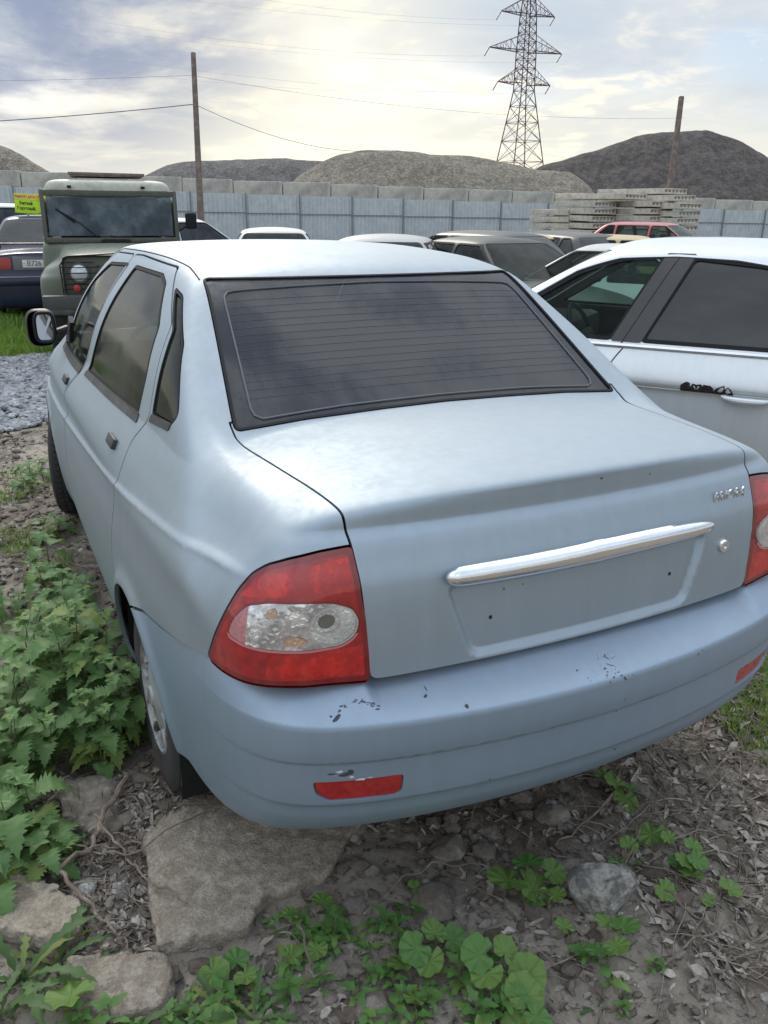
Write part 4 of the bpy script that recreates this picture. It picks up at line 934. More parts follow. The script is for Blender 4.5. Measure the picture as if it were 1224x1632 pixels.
cl(20,975,4,.10,(0,3,4)); cl(175,965,3,.06,(0,4)); cl(185,930,2,.05,(0,4)); cl(15,1320,5,.06,(0,1,4)); cl(-20,1290,4,.06,(0,1,3)); cl(5,1370,4,.05,(4,0)); cl(60,1340,2,.03,(4,)); cl(110,850,2,.08,(4,)); cl(45,780,4,.10,(0,4)); cl(90,985,2,.06,(4,))
k_=0; fin=[]
for x,y,i,s in spots_:
    if abs(x)<.86 and y>.5 and y<4.3: x=-.90-random.uniform(0,.14)
    fin.append((x,y,i,s))
for x,y,i,s in fin:
    o=place(protos,i,x,y,s,used=used,cat='nettle',group='nettle plants beside the silver-blue car',label='leafy green stinging nettle growing beside the left flank of the silver-blue car'); used[i]=True
# round-leaved coltsfoot
def make_colt(nl,seed,smin=.022,smax_=.042,spread=.06):
    random.seed(seed); e=empty('coltsfoot_plant'); V=[];T=[]; sb=MB()
    for q in range(nl):
        a=2*math.pi*q/nl+random.uniform(-.5,.5); d=spread*random.uniform(.25,1); h=random.uniform(.025,.075); R0=random.uniform(smin,smax_)*1.0
        cx,cy=d*math.cos(a),d*math.sin(a); sb.tube([(0,0,0),(cx*.4,cy*.4,h*.6),(cx*.9,cy*.9,h-.002)],.0016,5)
        tx,ty=random.uniform(-.45,.45),random.uniform(-.45,.45); m_=48; rings=[.0,.33,.66,1.0]; idx=[]
        ra=a+math.pi
        for ri,rr in enumerate(rings):
            row=[]
            for j in range(m_):
                t=2*math.pi*j/m_; notch=1-.62*math.exp(-((t-math.pi)/.28)**2); lobes=1+.02*math.cos(5*t)+.028*math.cos(16*t+q); r=R0*rr*(notch if rr>.4 else 1)*lobes*(1+.12*math.cos(t))
                u=r*math.cos(t+a); v=r*math.sin(t+a); z=h+u*tx+v*ty+R0*(.20*rr*rr*(1 if rr<.9 else .7)+.085*rr*math.cos(9*t+1)+.03*rr*math.sin(5*t+q))
                row.append(len(V)); V.append((cx+u,cy+v,z))
            idx.append(row)
        for A,B_ in zip(idx,idx[1:]):
            for j in range(m_): T.append((A[j],A[(j+1)%m_],B_[(j+1)%m_],B_[j]))
    sb.build('stem',STEM,e); quads('foliage',V,T,COLT,e); return e
cp=[make_colt(4,21),make_colt(3,22,.03,.05,.05),make_colt(5,23,.02,.036,.07),make_colt(1,24,.022,.03,.02),make_colt(2,25,.03,.042,.04)]; cu_=[False]*5
bpy.data.objects.remove([o for o in bpy.data.objects if o.name=='__none'][0]) if False else None; random.seed(5)
colts=[(840,1388,1,1.15,'large heart-shaped leaves just left of the grey rubble lump'),(868,1372,3,1.2,'single upright round leaf between the heart-shaped leaves and the rubble lump'),(872,1418,4,.7,'small pair of round leaves at the left foot of the rubble lump'),(998,1345,4,.8,'two round leaves directly above the rubble lump'),(1045,1305,3,1.4,'single pale leaf high under the bumper right of the rubble lump'),(1098,1350,2,1.0,'cluster of round leaves to the right of the rubble lump'),(1050,1388,3,1.0,'bright yellow-green upright leaf right of the rubble lump'),(1112,1380,3,1.1,'small round leaf below the right-hand leaf cluster'),(1163,1398,3,1.0,'lone pale leaf near the right edge'),
 (970,1492,0,1.05,'leaf cluster just below the grey rubble lump'),(915,1478,4,.7,'pair of light leaves lower left of the rubble lump'),(700,1490,0,1.1,'group of round leaves in front of the flat grey clod'),(742,1475,3,1.25,'big round leaf on the right of the bottom centre group'),(658,1525,3,1.3,'lone round leaf left of the bottom centre group'),(664,1570,3,.9,'small round leaf near the bottom, left of centre'),(795,1530,0,1.15,'tall leaf cluster at the bottom centre right'),(820,1560,1,.9,'large pale leaves at the bottom centre right'),(842,1602,1,.9,'big pale leaves cut by the bottom edge right of centre'),(752,1612,3,1.4,'big round leaf at the bottom edge in the centre'),(648,1425,0,.6,'small green leaves in the shade left of the bumper centre'),(655,1395,3,.8,'tiny shaded leaf under the bumper centre'),
 (1000,1245,1,.75,'dark green leaves tucked under the bumper at the right'),(975,1225,3,1.1,'shaded leaf right under the bumper edge at the right'),(1130,1400,3,.6,'little leaf between the right clusters'),(130,1590,3,1.9,'very large pale round leaf in the bottom left corner'),(328,1512,3,1.2,'single round leaf on the lower edge of the large slab'),(375,1520,4,.9,'pale pair of leaves right of the slab corner'),(330,1612,3,1.3,'dark round leaf at the bottom edge left of centre'),(505,1478,3,.9,'round leaf in the weeds right of the large slab'),(455,1490,3,.8,'small round leaf close to the right end of the slab'),(470,1440,4,.6,'tiny pair of leaves beside the slab end'),(515,1420,3,.9,'upright narrow leaf beside the slab end'),(1030,1350,3,.6,'small leaf left of the right-hand cluster')]
for px,py,i,s,lab in colts:
    c=onz(px,py,-.06); o=place(cp,i,c.x,c.y,s,used=cu_,cat='weed',group='round-leaved weeds on the bare soil',label='weed with '+lab if not lab.startswith(('single','lone','big','small','tiny','very','dark round','round','upright','little','shaded','bright')) else 'weed, '+lab); cu_[i]=True
# dandelion-like rosettes and small seedlings
def make_dand(n,L,seed,up=.9):
    random.seed(seed); V=[];T=[]; e=empty('dandelion_plant')
    for q in range(n):
        a=2*math.pi*q/n+random.uniform(-.4,.4); l=L*random.uniform(.7,1.15); m_=14; el=random.uniform(up*.6,up*1.2); prev=None
        for i in range(m_+1):
            t=i/m_; hw=l*.11*(.25+.9*t if t<.75 else (1-t)*3.7)*(1.0 if i%2 else .45); ang=el-1.3*t*random.uniform(.9,1.1); r=l*t
            x=r*math.cos(el*.8-.5*t); z=r*math.sin(el-.75*t)
            c_,s_=math.cos(a),math.sin(a); row=[]
            for v in (-1,0,1): row.append(len(V)); V.append((c_*x-s_*v*hw,s_*x+c_*v*hw,max(z,.002)+abs(v)*hw*.35))
            if prev: T+= [(prev[0],prev[1],row[1],row[0]),(prev[1],prev[2],row[2],row[1])]
            prev=row
    quads('foliage',V,T,DAND,e); return e
def make_seed(n,seed):
    random.seed(seed); V=[];T=[]; e=empty('weed_seedling')
    for q in range(n):
        a=2.4*q; h=.012*(q//2)+.008; nettle_leaf(.030*random.uniform(.7,1.2),.011,random.uniform(-.4,.5),.2,a,(.003*math.cos(a),.003*math.sin(a),h),V,T,2)
    MB().tube([(0,0,0),(0,0,.012*(n//2)+.006)],.0012,5).build('stem',STEM,e); quads('foliage',V,T,COLT,e); return e
dp=[make_dand(8,.17,41),make_dand(6,.12,42,.7),make_dand(10,.20,43,1.2)]; du=[False]*3
sp_=[make_seed(6,51),make_seed(8,52),make_seed(4,53)]; su=[False]*3
random.seed(8)
for px,py,i,s,lab in [(30,1540,2,1.0,'tall jagged dandelion leaves at the bottom left edge'),(85,1510,0,.9,'jagged dandelion rosette left of the small flat slab'),(-5,1600,2,1.0,'jagged weed leaves cut off by the bottom left corner'),(180,1530,1,.8,'grey-green jagged leaves lying over the small flat slab'),(200,1630,0,.8,'jagged leaves at the bottom edge below the small slab'),(405,1600,2,.55,'upright yellow-green leaves at the bottom edge left of centre'),(345,1580,2,.5,'bright green lance-shaped leaves at the bottom left of centre'),(540,1445,1,.6,'small jagged leaves beside the shaded clods'),(560,1560,1,.6,'low jagged leaves in the bottom centre'),(955,1580,1,.45,'small bright rosette in the bottom right litter'),(1000,1545,1,.4,'tiny rosette in the litter, above the small bright rosette')]:
    c=onz(px,py,-.09); place(dp,i,c.x,c.y,s,used=du,cat='weed',group='jagged-leaved weeds',label=lab); du[i]=True
seedpts=[(random.uniform(420,640),random.uniform(1440,1625)) for _ in range(34)]+[(random.uniform(280,420),random.uniform(1540,1625)) for _ in range(14)]+[(random.uniform(640,860),random.uniform(1540,1625)) for _ in range(14)]+[(random.uniform(60,130),random.uniform(1310,1345)) for _ in range(3)]+[(random.uniform(60,280),random.uniform(1560,1625)) for _ in range(12)]+[(random.uniform(880,1100),random.uniform(1500,1600)) for _ in range(6)]
for px,py in seedpts:
    i=random.randrange(3); c=onz(px,py,-.09); place(sp_,i,c.x,c.y,random.uniform(.7,1.5),used=su,cat='seedling',group='small seedlings dotted between the weeds at the bottom',label='small green seedling growing in the soil along the bottom of the picture'); su[i]=True
# grass
def grass(name,pts,hmin,hmax,wd,mt,**k):
    n=len(pts); h=RNG.uniform(hmin,hmax,n); a=RNG.uniform(0,6.28,n); ln=RNG.uniform(.1,.7,n)*h; z=gh(pts[:,0],pts[:,1]); b=RNG.uniform(0,6.28,n)
    ux,uy=np.cos(a)*wd,np.sin(a)*wd; P=lambda x,y,zz:np.stack([x,y,zz],1); x,y=pts[:,0],pts[:,1]; lx,ly=np.cos(b)*ln,np.sin(b)*ln
    V=np.stack([P(x-ux,y-uy,z-.01),P(x+ux,y+uy,z-.01),P(x+lx*.4+ux*.8,y+ly*.4+uy*.8,z+h*.6),P(x+lx*.4-ux*.8,y+ly*.4-uy*.8,z+h*.6),P(x+lx,y+ly,z+h)],1)
    o=np.arange(n)[:,None]*5; T=np.concatenate([o+[0,1,2],o+[0,2,3],o+[3,2,4]]); return obj(name,(V.reshape(-1,3),None,T),mt,**k)
grass('grass',scatter(9000,[(-2.5,9.6),(.15,9.6),(1.5,16),(-3.5,16)],0,lambda x,y:.1+.9*sstep(-.15,.2,vn(x,y,1.3,61))),.05,.16,.008,GRASSM,kind='stuff',label='bright green grass between the gravel strip and the dark blue car',cat='grass')
grass('grass_mound',scatter(6500,[(.92,.15),(1.9,.1),(2.4,1.6),(1.0,1.2)],0,lambda x,y:sstep(-.5,.1,vn(x,y,.25,62))),.02,.07,.0022,GRASSM,kind='stuff',label='short green grass at the right edge below the bumper end',cat='grass')
grass('thin_grass',scatter(1500,[(-2,.9),(-.9,.9),(-.88,4.8),(-2,4.8)],0,lambda x,y:sstep(.0,.5,vn(x,y,.3,63))),.03,.10,.002,GRASSM,kind='stuff',label='thin grass tufts between the nettles along the car flank',cat='grass')
# ---------------------------------------------------------------- the other cars in the yard
GL_BG=glass('car glass',(.30,.36,.36),.45,.03,.12,(.25,.26,.26),base=(.02,.026,.03)); GL_CLR=glass('clear car glass',(.62,.72,.68),.80,.02,.08,(.3,.33,.32),base=(.02,.03,.03)); GL_TINT=glass('dark tinted glass',(.12,.13,.14),.22,.03,.16,(.22,.22,.21),base=(.012,.015,.02),streak=(.8,.8,2.6))
GL_GRN=glass('greenish front door glass',(.66,.84,.76),.93,.015,.05,(.3,.33,.32),base=(.02,.03,.03))
RIMM=mat('steel rim',(.28,.29,.30),.5,metal=.5,var=.2)
def make_car(label,paintm,pos,hdg,wins_=None,L=4.2,hw=.81,H=1.40,zb=.90,kind='sedan',res=.035,fine=None,glassm=None,cat='car',hood=.86,deck=None,rim=True,name='parked_car',zg=-.14,rg=None,wsl=None,lz=(.66,.83),lw=.36,side_pillars=(.5,),nofine=False,group='cars parked in the yard',trim=BLACK,tum=.50):
    glassm=glassm or GL_BG; Y0=L/2
    deck=deck or (zb+.05)
    if kind=='sedan': yrb,yrt=.62,1.18
    elif kind=='hatch': yrb,yrt=.10,.62; deck=zb+.0
    else: yrb,yrt=.06,.22; deck=zb
    if rg: yrb,yrt=rg
    ywb,ywt=wsl or (L-1.05,L-1.72)
    if kind=='van': ywb,ywt=L-.5,L-1.1
    S=Cur([(0,hw-.07),(.2,hw-.05),(.4,hw-.012),(.6,hw),(zb-.15,hw-.008),(zb-.04,hw-.035),(zb,hw-.06),(zb+.3,hw-.25)])
    W=Cur([(-.2,-.12),(.15,-.05),(.6,-.01),(1.2,0),(L-1.3,0),(L-.6,-.03),(L-.15,-.09),(L+.1,-.2)])
    D=Cur([(-.3,deck-.06),(.05,deck-.012),(yrb,deck+.005),(yrb+.6,zb),(ywb-.4,zb),(ywb,zb+.02),(ywb+.5,hood),(L-.25,hood-.08),(L,hood-.2),(L+.2,hood-.5)])
    wc=(.82,L-.82); rr=.335
    def side_(X,Y,Z): return np.abs(X)-(S(Z)+W(Y))
    def F(X,Y,Z):
        lo=smax(Z-(D(Y)-.03*(X/.6)**2),side_(X,Y,Z),.075); lo=smax(lo,-Y+.10*X*X+.05*sstep(.5,.75,Z)-.0,.06); lo=smax(lo,Y-L+.16*X*X+.04*sstep(.5,.65,Z),.08); lo=smax(lo,.17-Z,.06)
        sd_=(np.abs(X)-(hw-.075-(Z-zb)*tum+.02*sstep(.5,1.6,Y)*sstep(L-1,L-2,Y)))*.9
        rf=Z-(H-.035*(X/.5)**2-.03*((Y-(yrt+ywt)/2)/((ywt-yrt)/2+.3))**2)
        s1=(H-.05-deck)/(yrt-yrb); rgp=((Z-deck)-s1*(Y-yrb-.05*X*X))/math.sqrt(1+s1*s1)
        s2=(H-.05-zb)/(ywb-ywt); wsp=((Z-zb)+s2*(Y-ywb+.14*X*X))/math.sqrt(1+s2*s2)
        gr=smax(smax(rf,rgp,.05),wsp,.05); gr=smax(gr,sd_,.055); gr=smax(gr,zb-.2-Z,.05)
        return smin(lo,gr,.02)
    xs=np.arange(-hw-.06,hw+.07,res); ys=np.arange(-.08,L+.1,res); zs=np.arange(.10,H+.07,res*.8)
    M=isosurf(F,xs,ys,zs,3,.003)
    zt=H-.085; zl=zb+.035
    rt_=lambda z:yrb+(yrt-yrb)*(z-deck)/(H-.05-deck); wt=lambda z:ywb-(ywb-ywt)*(z-zb)/(H-.05-zb)
    a0,a1=rt_(zl)+.20,rt_(zt)+.17; b0,b1=wt(zl)-.14,wt(zt)-.10
    full=[(a0,zl),(a1,zt),(b1,zt),(b0,zl)]
    cuts=[a0+(b0-a0)*f for f in side_pillars]
    if kind in('wagon','van','hatch') and len(side_pillars)<2: cuts=[a0+(b0-a0)*.26]+[a0+(b0-a0)*.60]
    wins=[]; prev=(a0,a1)
    for c in cuts+[None]:
        if c is None: wins.append([(prev[0],zl),(prev[1],zt),(b1,zt),(b0,zl)])
        else:
            ct=c+(.02 if c<(a0+b0)/2+.01 else -.03)*0-.02; wins.append([(prev[0],zl),(prev[1],zt),(ct-.03,zt),(c-.03,zl)]); prev=(c+.03,ct+.03)
    if wins_: wins=wins_
    def sd2(M,poly,r=.03): return np.maximum(sdpoly(M[0][:,1],M[0][:,2],poly,r),.35-np.abs(M[0][:,0]))
    xb,xt=hw-.13,hw-.20-(H-.08-zb)*tum*.75
    RWp=[(-xt,H-.075),(xt,H-.075),(xb,deck+.03),(-xb,deck+.03)]; WSp=[(-xt,H-.075),(xt,H-.075),(xb+.0,zb+.035),(-xb-.0,zb+.035)]
    dr=lambda M:np.maximum(sdpoly(M[0][:,0],M[0][:,2],RWp,.05),M[0][:,1]-(yrt+.25)); dw=lambda M:np.maximum(sdpoly(M[0][:,0],M[0][:,2],WSp,.05),ywt-.25-M[0][:,1])
    dla=lambda M:np.maximum(sdpoly(np.abs(M[0][:,0]),M[0][:,2],[(hw-lw,lz[0]),(hw-lw,lz[1]),(hw+.1,lz[1]),(hw+.1,lz[0])],.02),M[0][:,1]-.16)
    dhl=lambda M:np.maximum(sdpoly(np.abs(M[0][:,0]),M[0][:,2],[(hw-.36,.60),(hw-.36,hood-.13),(hw+.1,hood-.13),(hw+.1,.60)],.02),L-.24-M[0][:,1])
    def da(M):
        d=np.full(len(M[0]),1e9)
        for c in wc: d=np.minimum(d,np.hypot(M[0][:,1]-c,M[0][:,2]-.29)-rr)
        return np.maximum(d,.35-np.abs(M[0][:,0]))
    e=empty(name,(pos[0],pos[1],zg),-(YAW+math.radians(hdg)),label=label,cat=cat,group=group)
    sh=lambda M:(M[0]-np.array([0,Y0,0]),M[1],M[2])
    B=M
    for f in [dr,dw,da,dla,dhl]+[lambda M,w=w:sd2(M,w) for w in wins]: B=clip(B,.001-f(B))
    obj('body_shell',sh(flange(B,.015)),paintm,e)
    obj('rear_window',sh(offset(clip(M,dr(M)),-.004)),glassm,e); obj('windshield',sh(offset(clip(M,dw(M)),-.004)),GL_CLR if glassm is not GL_TINT else GL_BG,e)
    for s in (-1,1):
        h=clip(M,-s*M[0][:,0])
        for i,w in enumerate(wins):
            q=clip(h,sd2(h,w)); 
            if len(q[2]): obj('window',sh(offset(q,-.006)),glassm if i<len(wins)-1 or glassm is not GL_TINT else GL_GRN,e)
            fr=clip(h,sd2(h,w)-.004); fr=clip(fr,-(sd2(fr,w)+.016))
            if len(fr[2]): obj('window_frame',sh(offset(fr,.002)),trim,e)
        t_=clip(h,dla(h)); obj('taillight',sh(offset(t_,-.002)),REDL,e); t_=clip(h,dhl(h)); obj('headlight',sh(offset(t_,-.002)),CLEARL,e)
        mc=Vector((s*(hw+.07),wt(zb+.05)-.12-Y0,zb+.07)); mo=MB().box(mc,(.17,.08,.12),bev=.03).build('side_mirror',paintm if fine else PLAST,e,ang=60)
        MB().box(mc+Vector((0,-.042,0)),(.14,.006,.09),bev=.002).build('mirror_glass',MIRR,mo)
        for c in wc:
            Wh=empty('wheel',(s*(hw-.11),c-Y0,.29)); Wh.parent=e
            MB().lathe([(-.08,.18),(-.09,.24),(-.07,.285),(.07,.285),(.09,.24),(.08,.18)],(0,0,0),'X',28).build('tyre',TYRE,Wh)
            MB().lathe([(s*.08,.185),(s*.06,.165),(s*.03,.14),(s*.05,.06),(s*.06,.001)],(0,0,0),'X',24).build('rim',RIMM,Wh)
    li=offset(M,-.03); li=clip(li,li[0][:,2]-(zb+.0)); li=clip(li,-(da(li)-.0)); obj('inner_panel',sh(li),BLACK,e)
    for (x,y,wd) in ((-.36,L*.50,.48),(.36,L*.50,.48),(0,L*.27,1.2)):
        q=MB().box((x,y-.05-Y0,.72),(wd,.16,.62),rot=(.25,0,0),bev=.05)
        q.build('seat',SEAT,e)
        if wd<1: MB().box((x,y-.14-Y0,zb+.16),(.25,.09,.17),rot=(.2,0,0),bev=.03).build('headrest',SEAT,e)
    MB().box((0,ywb-.38-Y0,zb-.10),(hw*1.66,.5,.22),bev=.06).build('dashboard',DASH,e)
    sw=MB(); c0=Vector((-.36,ywb-.78-Y0,zb-.02)); P=[]
    for k in range(21):
        a=2*math.pi*k/20; v=Vector((.185*math.cos(a),0,.185*math.sin(a))); v.rotate(Matrix.Rotation(-.45,3,'X')); P.append(c0+v)
    sw.tube(P,.014,6,False).box(c0,(.34,.03,.05),rot=(-.45,0,0)); sw.build('steering_wheel',PLAST,e)
    e['_F']=0; del e['_F']
    return e,F,Y0
def gp(px,d,dz=0): p=at(px,340,d); return (p.x,p.y)
P_WHITE=paint('white paint',(.56,.565,.56),.0,.4,.45,(.33,.325,.30),coat=.15); P_SILV=paint('silver paint',(.34,.355,.37),.5,.42,.4,(.3,.3,.29),coat=.1); P_BLK=paint('black paint',(.022,.025,.027),.1,.3,.10,(.10,.10,.095),coat=.06); P_GRN=paint('dark grey-green paint',(.028,.034,.032),.2,.45,.08,(.12,.12,.11),coat=.05)
P_RED=paint('red paint',(.38,.02,.03),.1,.3,.2); P_YEL=paint('yellow paint',(.48,.33,.10),.0,.4,.3); P_BLU=paint('dark blue paint',(.010,.014,.055),.2,.25,.12,(.10,.10,.12)); P_PUR=paint('dark purple paint',(.06,.02,.05),.3,.3,.2)
make_car('white car half hidden behind the right side of the green jeep',P_WHITE,gp(288,16),62,H=1.42,zg=-.05)
make_car('pale cream car roof just above the silver roof, left of the low white roof',P_WHITE,gp(435,12.4),172,H=1.40,zg=-.11,hw=.78)
make_car('low white car roof nearly hidden behind the middle of the silver-blue roof',P_SILV,gp(612,9.6),186,H=1.38,zg=-.09)
make_car('dark hatchback seen from its rear left, behind the grey-green car',P_BLK,gp(742,13.2),-38,L=3.9,kind='hatch',H=1.37,zg=-.10,glassm=GL_TINT)
make_car('dark grey-green car facing the viewer, its windshield showing behind the silver roof',P_GRN,gp(806,10.2),150,wsl=(3.16,2.36),H=1.39,zg=-.13,hw=.82,glassm=GL_CLR)
make_car('black boxy car with a thin aerial between the grey-green car and the concrete slabs',P_BLK,gp(868,13.9),-30,H=1.40,zg=-.15,hw=.80,kind='hatch',L=4.0)
make_car('small white car with rain guards over its side windows, just behind the pale silver neighbour',P_WHITE,gp(965,9.9),-62,H=1.34,zg=-.13,hw=.78,L=3.9,glassm=GL_CLR)
make_car('mustard yellow car low in front of the concrete slabs, only roof and side windows showing',P_YEL,gp(1010,13.2),100,H=1.38,zg=-.16,kind='wagon',L=4.1)
make_car('red hatchback in front of the stacked concrete slabs',P_RED,gp(1062,19),128,H=1.50,zg=-.16,L=3.8,kind='hatch',hood=.98,zb=.98,wsl=(2.95,2.15),glassm=GL_CLR)
make_car('black car roof to the right of the red hatchback, left of the purple one',P_BLK,gp(1130,15.5),160,H=1.30,zg=-.17)
make_car('dark purple car roof farthest right in front of the fence',P_PUR,gp(1180,15.5),165,H=1.30,zg=-.17)
make_car('white van roof at the left edge behind the dark blue saloon',P_WHITE,gp(-15,16),80,L=4.6,kind='van',H=1.62,zg=-.02,zb=1.05)
# dark blue saloon seen from behind at the left edge
be,BF,BY=make_car('dark blue saloon with a number plate, seen from behind beside the green jeep',P_BLU,gp(58,14.2),-21,lz=(.755,.925),lw=.40,H=1.52,zg=-.10,hw=.82,zb=.96,deck=1.02,L=4.3,glassm=GL_TINT,hood=.9)
sp=MB(); sp.box((0,.10-BY,1.12),(1.34,.12,.028),bev=.01)
for s in (-.55,.55): sp.box((s,.11-BY,1.085),(.05,.09,.07))
sp.build('spoiler',P_BLU,be)
MB().box((0,-.01-BY,.58),(1.58,.09,.13),bev=.03).build('bumper',P_BLU,be); MB().box((0,-.03-BY,.648),(1.55,.07,.012),bev=.004).build('bumper_trim',mat('pale trim',(.3,.32,.38),.4),be)
MB().box((0,.06-BY,.84),(.78,.05,.19),bev=.004).build('plate_panel',mat('grey panel',(.16,.17,.19),.4),be)
pl=MB().box((0,.04-BY,.835),(.52,.012,.112),bev=.003).build('number_plate',WHITEP,be)
text('plate_text','В726',INK,pl,(-.095,.032-BY,.837),(math.pi/2,0,0),.105,.001,sx=.92); text('plate_text','·',INK,pl,(-.235,.032-BY,.837),(math.pi/2,0,0),.09,.001)
MB().tube([(.45,.2-BY,.27),(.45,-.06-BY,.26)],.03,12).build('exhaust_pipe',STEEL,be)
# the pale silver neighbour on the right
P_NEI=paint('pale silver paint',(.66,.69,.715),.45,.33,.22,(.52,.525,.52))
NB=dict(L=4.62,hw=.90,H=1.545,zb=1.005,deck=1.06,hood=.95)
nh=-36.5-26.4
nR=math.radians(36.5)
yB=2.52
bx_,by_=1.905,2.11     # foot of the B pillar at the belt
lx,ly=-(NB['hw']-.055),yB-NB['L']/2
npos=(bx_-(lx*math.cos(nR)-ly*math.sin(nR)),by_-(lx*math.sin(nR)+ly*math.cos(nR)))
ne,NF,NY=make_car('pale silver saloon parked close on the right, with a black scar beside its door handle',P_NEI,npos,nh,kind='sedan',res=.018,fine=True,glassm=GL_TINT,zg=-.105,rg=(.75,1.45),wsl=(3.62,2.75),side_pillars=(.50,),tum=.52,group=None,wins_=[[(yB-1.32,1.03),(yB-1.28,1.13),(yB-1.0,1.32),(yB-.65,1.425),(yB-.29,1.455),(yB-.10,1.03)],[(yB+.05,1.03),(yB-.15,1.455),(yB+.08,1.437),(yB+.30,1.362),(yB+.55,1.20),(yB+.80,1.045)]],name='parked_car',**NB)
if 'group' in ne: del ne['group']
nl=lambda x,y,z:(x,y-NY,z)
def nproj(y,z,s=-1): p,n_=project(NF,(s*(.87-max(0,z-1.0)*.52),y,z)); return np.array(nl(*p)),n_
def nstrip(pts,r,mt,nm,lift=0):
    P=[]
    for (a,b) in zip(pts,pts[1:]):
        for t in np.linspace(0,1,14): q,n_=nproj(a[0]+(b[0]-a[0])*t,a[1]+(b[1]-a[1])*t); P.append(tuple(q+n_*r*lift))
    return MB().tube(P,r,6).build(nm,mt,ne)
# details of the pale silver neighbour
GROOVE=mat('panel gap',(.02,.022,.025),.8)
zbN=NB['zb']
q=nstrip([(.9,zbN+.012),(2.0,zbN+.012),(yB+.02,zbN+.012),(3.45,zbN+.015)],.013,mat('bright belt trim',(.62,.64,.66),.25,metal=.8),'belt_trim',.3)
zT=NB['H']-.075
nstrip([(yB+.85,1.045),(yB+.58,1.225),(yB+.32,1.392),(yB+.09,1.465),(yB-.20,1.482),(yB-.5,1.468),(yB-.8,1.42),(yB-1.1,1.30),(yB-1.34,1.10)],.010,mat('bright roof trim',(.62,.64,.66),.25,metal=.8),'roof_trim',.3)
nstrip([(yB-.02,zbN),(yB-.0,.97),(yB+.08,.80),(yB+.12,.6),(yB+.12,.25)],.0035,GROOVE,'door_gap',0)
nstrip([(1.02,.99),(1.10,.86),(1.22,.66),(1.40,.52),(1.45,.25)],.0035,GROOVE,'door_gap',0)
nstrip([(.5,.80),(1.4,.835),(2.4,.83),(3.5,.80)],.006,P_NEI,'side_crease',-.2)
# broad black door pillars
for (y0,y1) in ((yB-.10,yB+.085),):
    h=0
    def pil(M): return np.maximum(sdpoly(M[0][:,1],M[0][:,2],[(yB-.105,zbN+.02),(yB+.055,zbN+.02),(yB-.150,zT-.004),(yB-.30,zT-.004)],.004),.35-np.abs(M[0][:,0]))
    xs=np.arange(-.97,.0,.015); MM=isosurf(NF,xs,np.arange(2.0,2.8,.015),np.arange(.95,1.56,.015),3,.003)
    o=clip(MM,pil(MM)); obj('door_pillar',(offset(flange(o,.01),.004)[0]-np.array([0,NY,0]),flange(o,.01)[1],flange(o,.01)[2]),mat('black pillar film',(.03,.028,.03),.35,rvar=.1),ne)
nstrip([(yB-.005,zbN+.02),(yB-.215,zT)],.003,GROOVE,'pillar_gap',1.2)
# handle with its chrome blade and the scuffed scar in front of it
hy,hz_=1.86,.838
hp,hn=nproj(hy,hz_)
q=MB(); P=[]; 
for t in np.linspace(-1,1,13):
    a_,n_=nproj(hy+.115*t,hz_+.004); P.append(tuple(a_+n_*(.016+.018*(1-t*t)**.5)))
q.tube(P,[.007+.010*(1-abs(t)**3) for t in np.linspace(-1,1,13)],10); q.build('door_handle',P_NEI,ne)
q=MB(); q.lathe([(.002,.001),(.002,.05),(-.004,.058)],(0,0,0),'X',20); o=q.build('handle_cup',P_NEI,ne); o.location=hp+hn*.003; o.scale=(1,1.8,.8)
random.seed(3); V=[];T=[]
for (cy,cz,ry,rz_) in [(a+.29,b+.022,c,d) for a,b,c,d in [(1.86,.826,.030,.014),(1.81,.823,.034,.016),(1.76,.824,.030,.013),(1.70,.820,.034,.018),(1.66,.812,.024,.020),(1.635,.796,.010,.026),(1.60,.806,.030,.008)]]:
    c0=len(V); a_,n_=nproj(cy,cz); V.append(a_+n_*.004)
    for i in range(12):
        t=2*math.pi*i/12; r=random.uniform(.75,1.3); a_,n_=nproj(cy+ry*r*math.cos(t),cz+rz_*r*math.sin(t)); V.append(a_+n_*.0035)
    T+=[(c0,c0+1+i,c0+1+(i+1)%12) for i in range(12)]+[(c0,c0+1+(i+1)%12,c0+1+i) for i in range(0)]
obj('paint_scar',(np.array(V),None,np.array(T)),mat('torn black plastic',(.02,.015,.018),.8,bump=.6,bscale=150,col2=(.08,.04,.04),vscale=60),ne)
a_,n_=nproj(2.72,.88); MB().box(a_+n_*.004,(.006,.035,.010),bev=.002).build('badge',CHROME,ne)
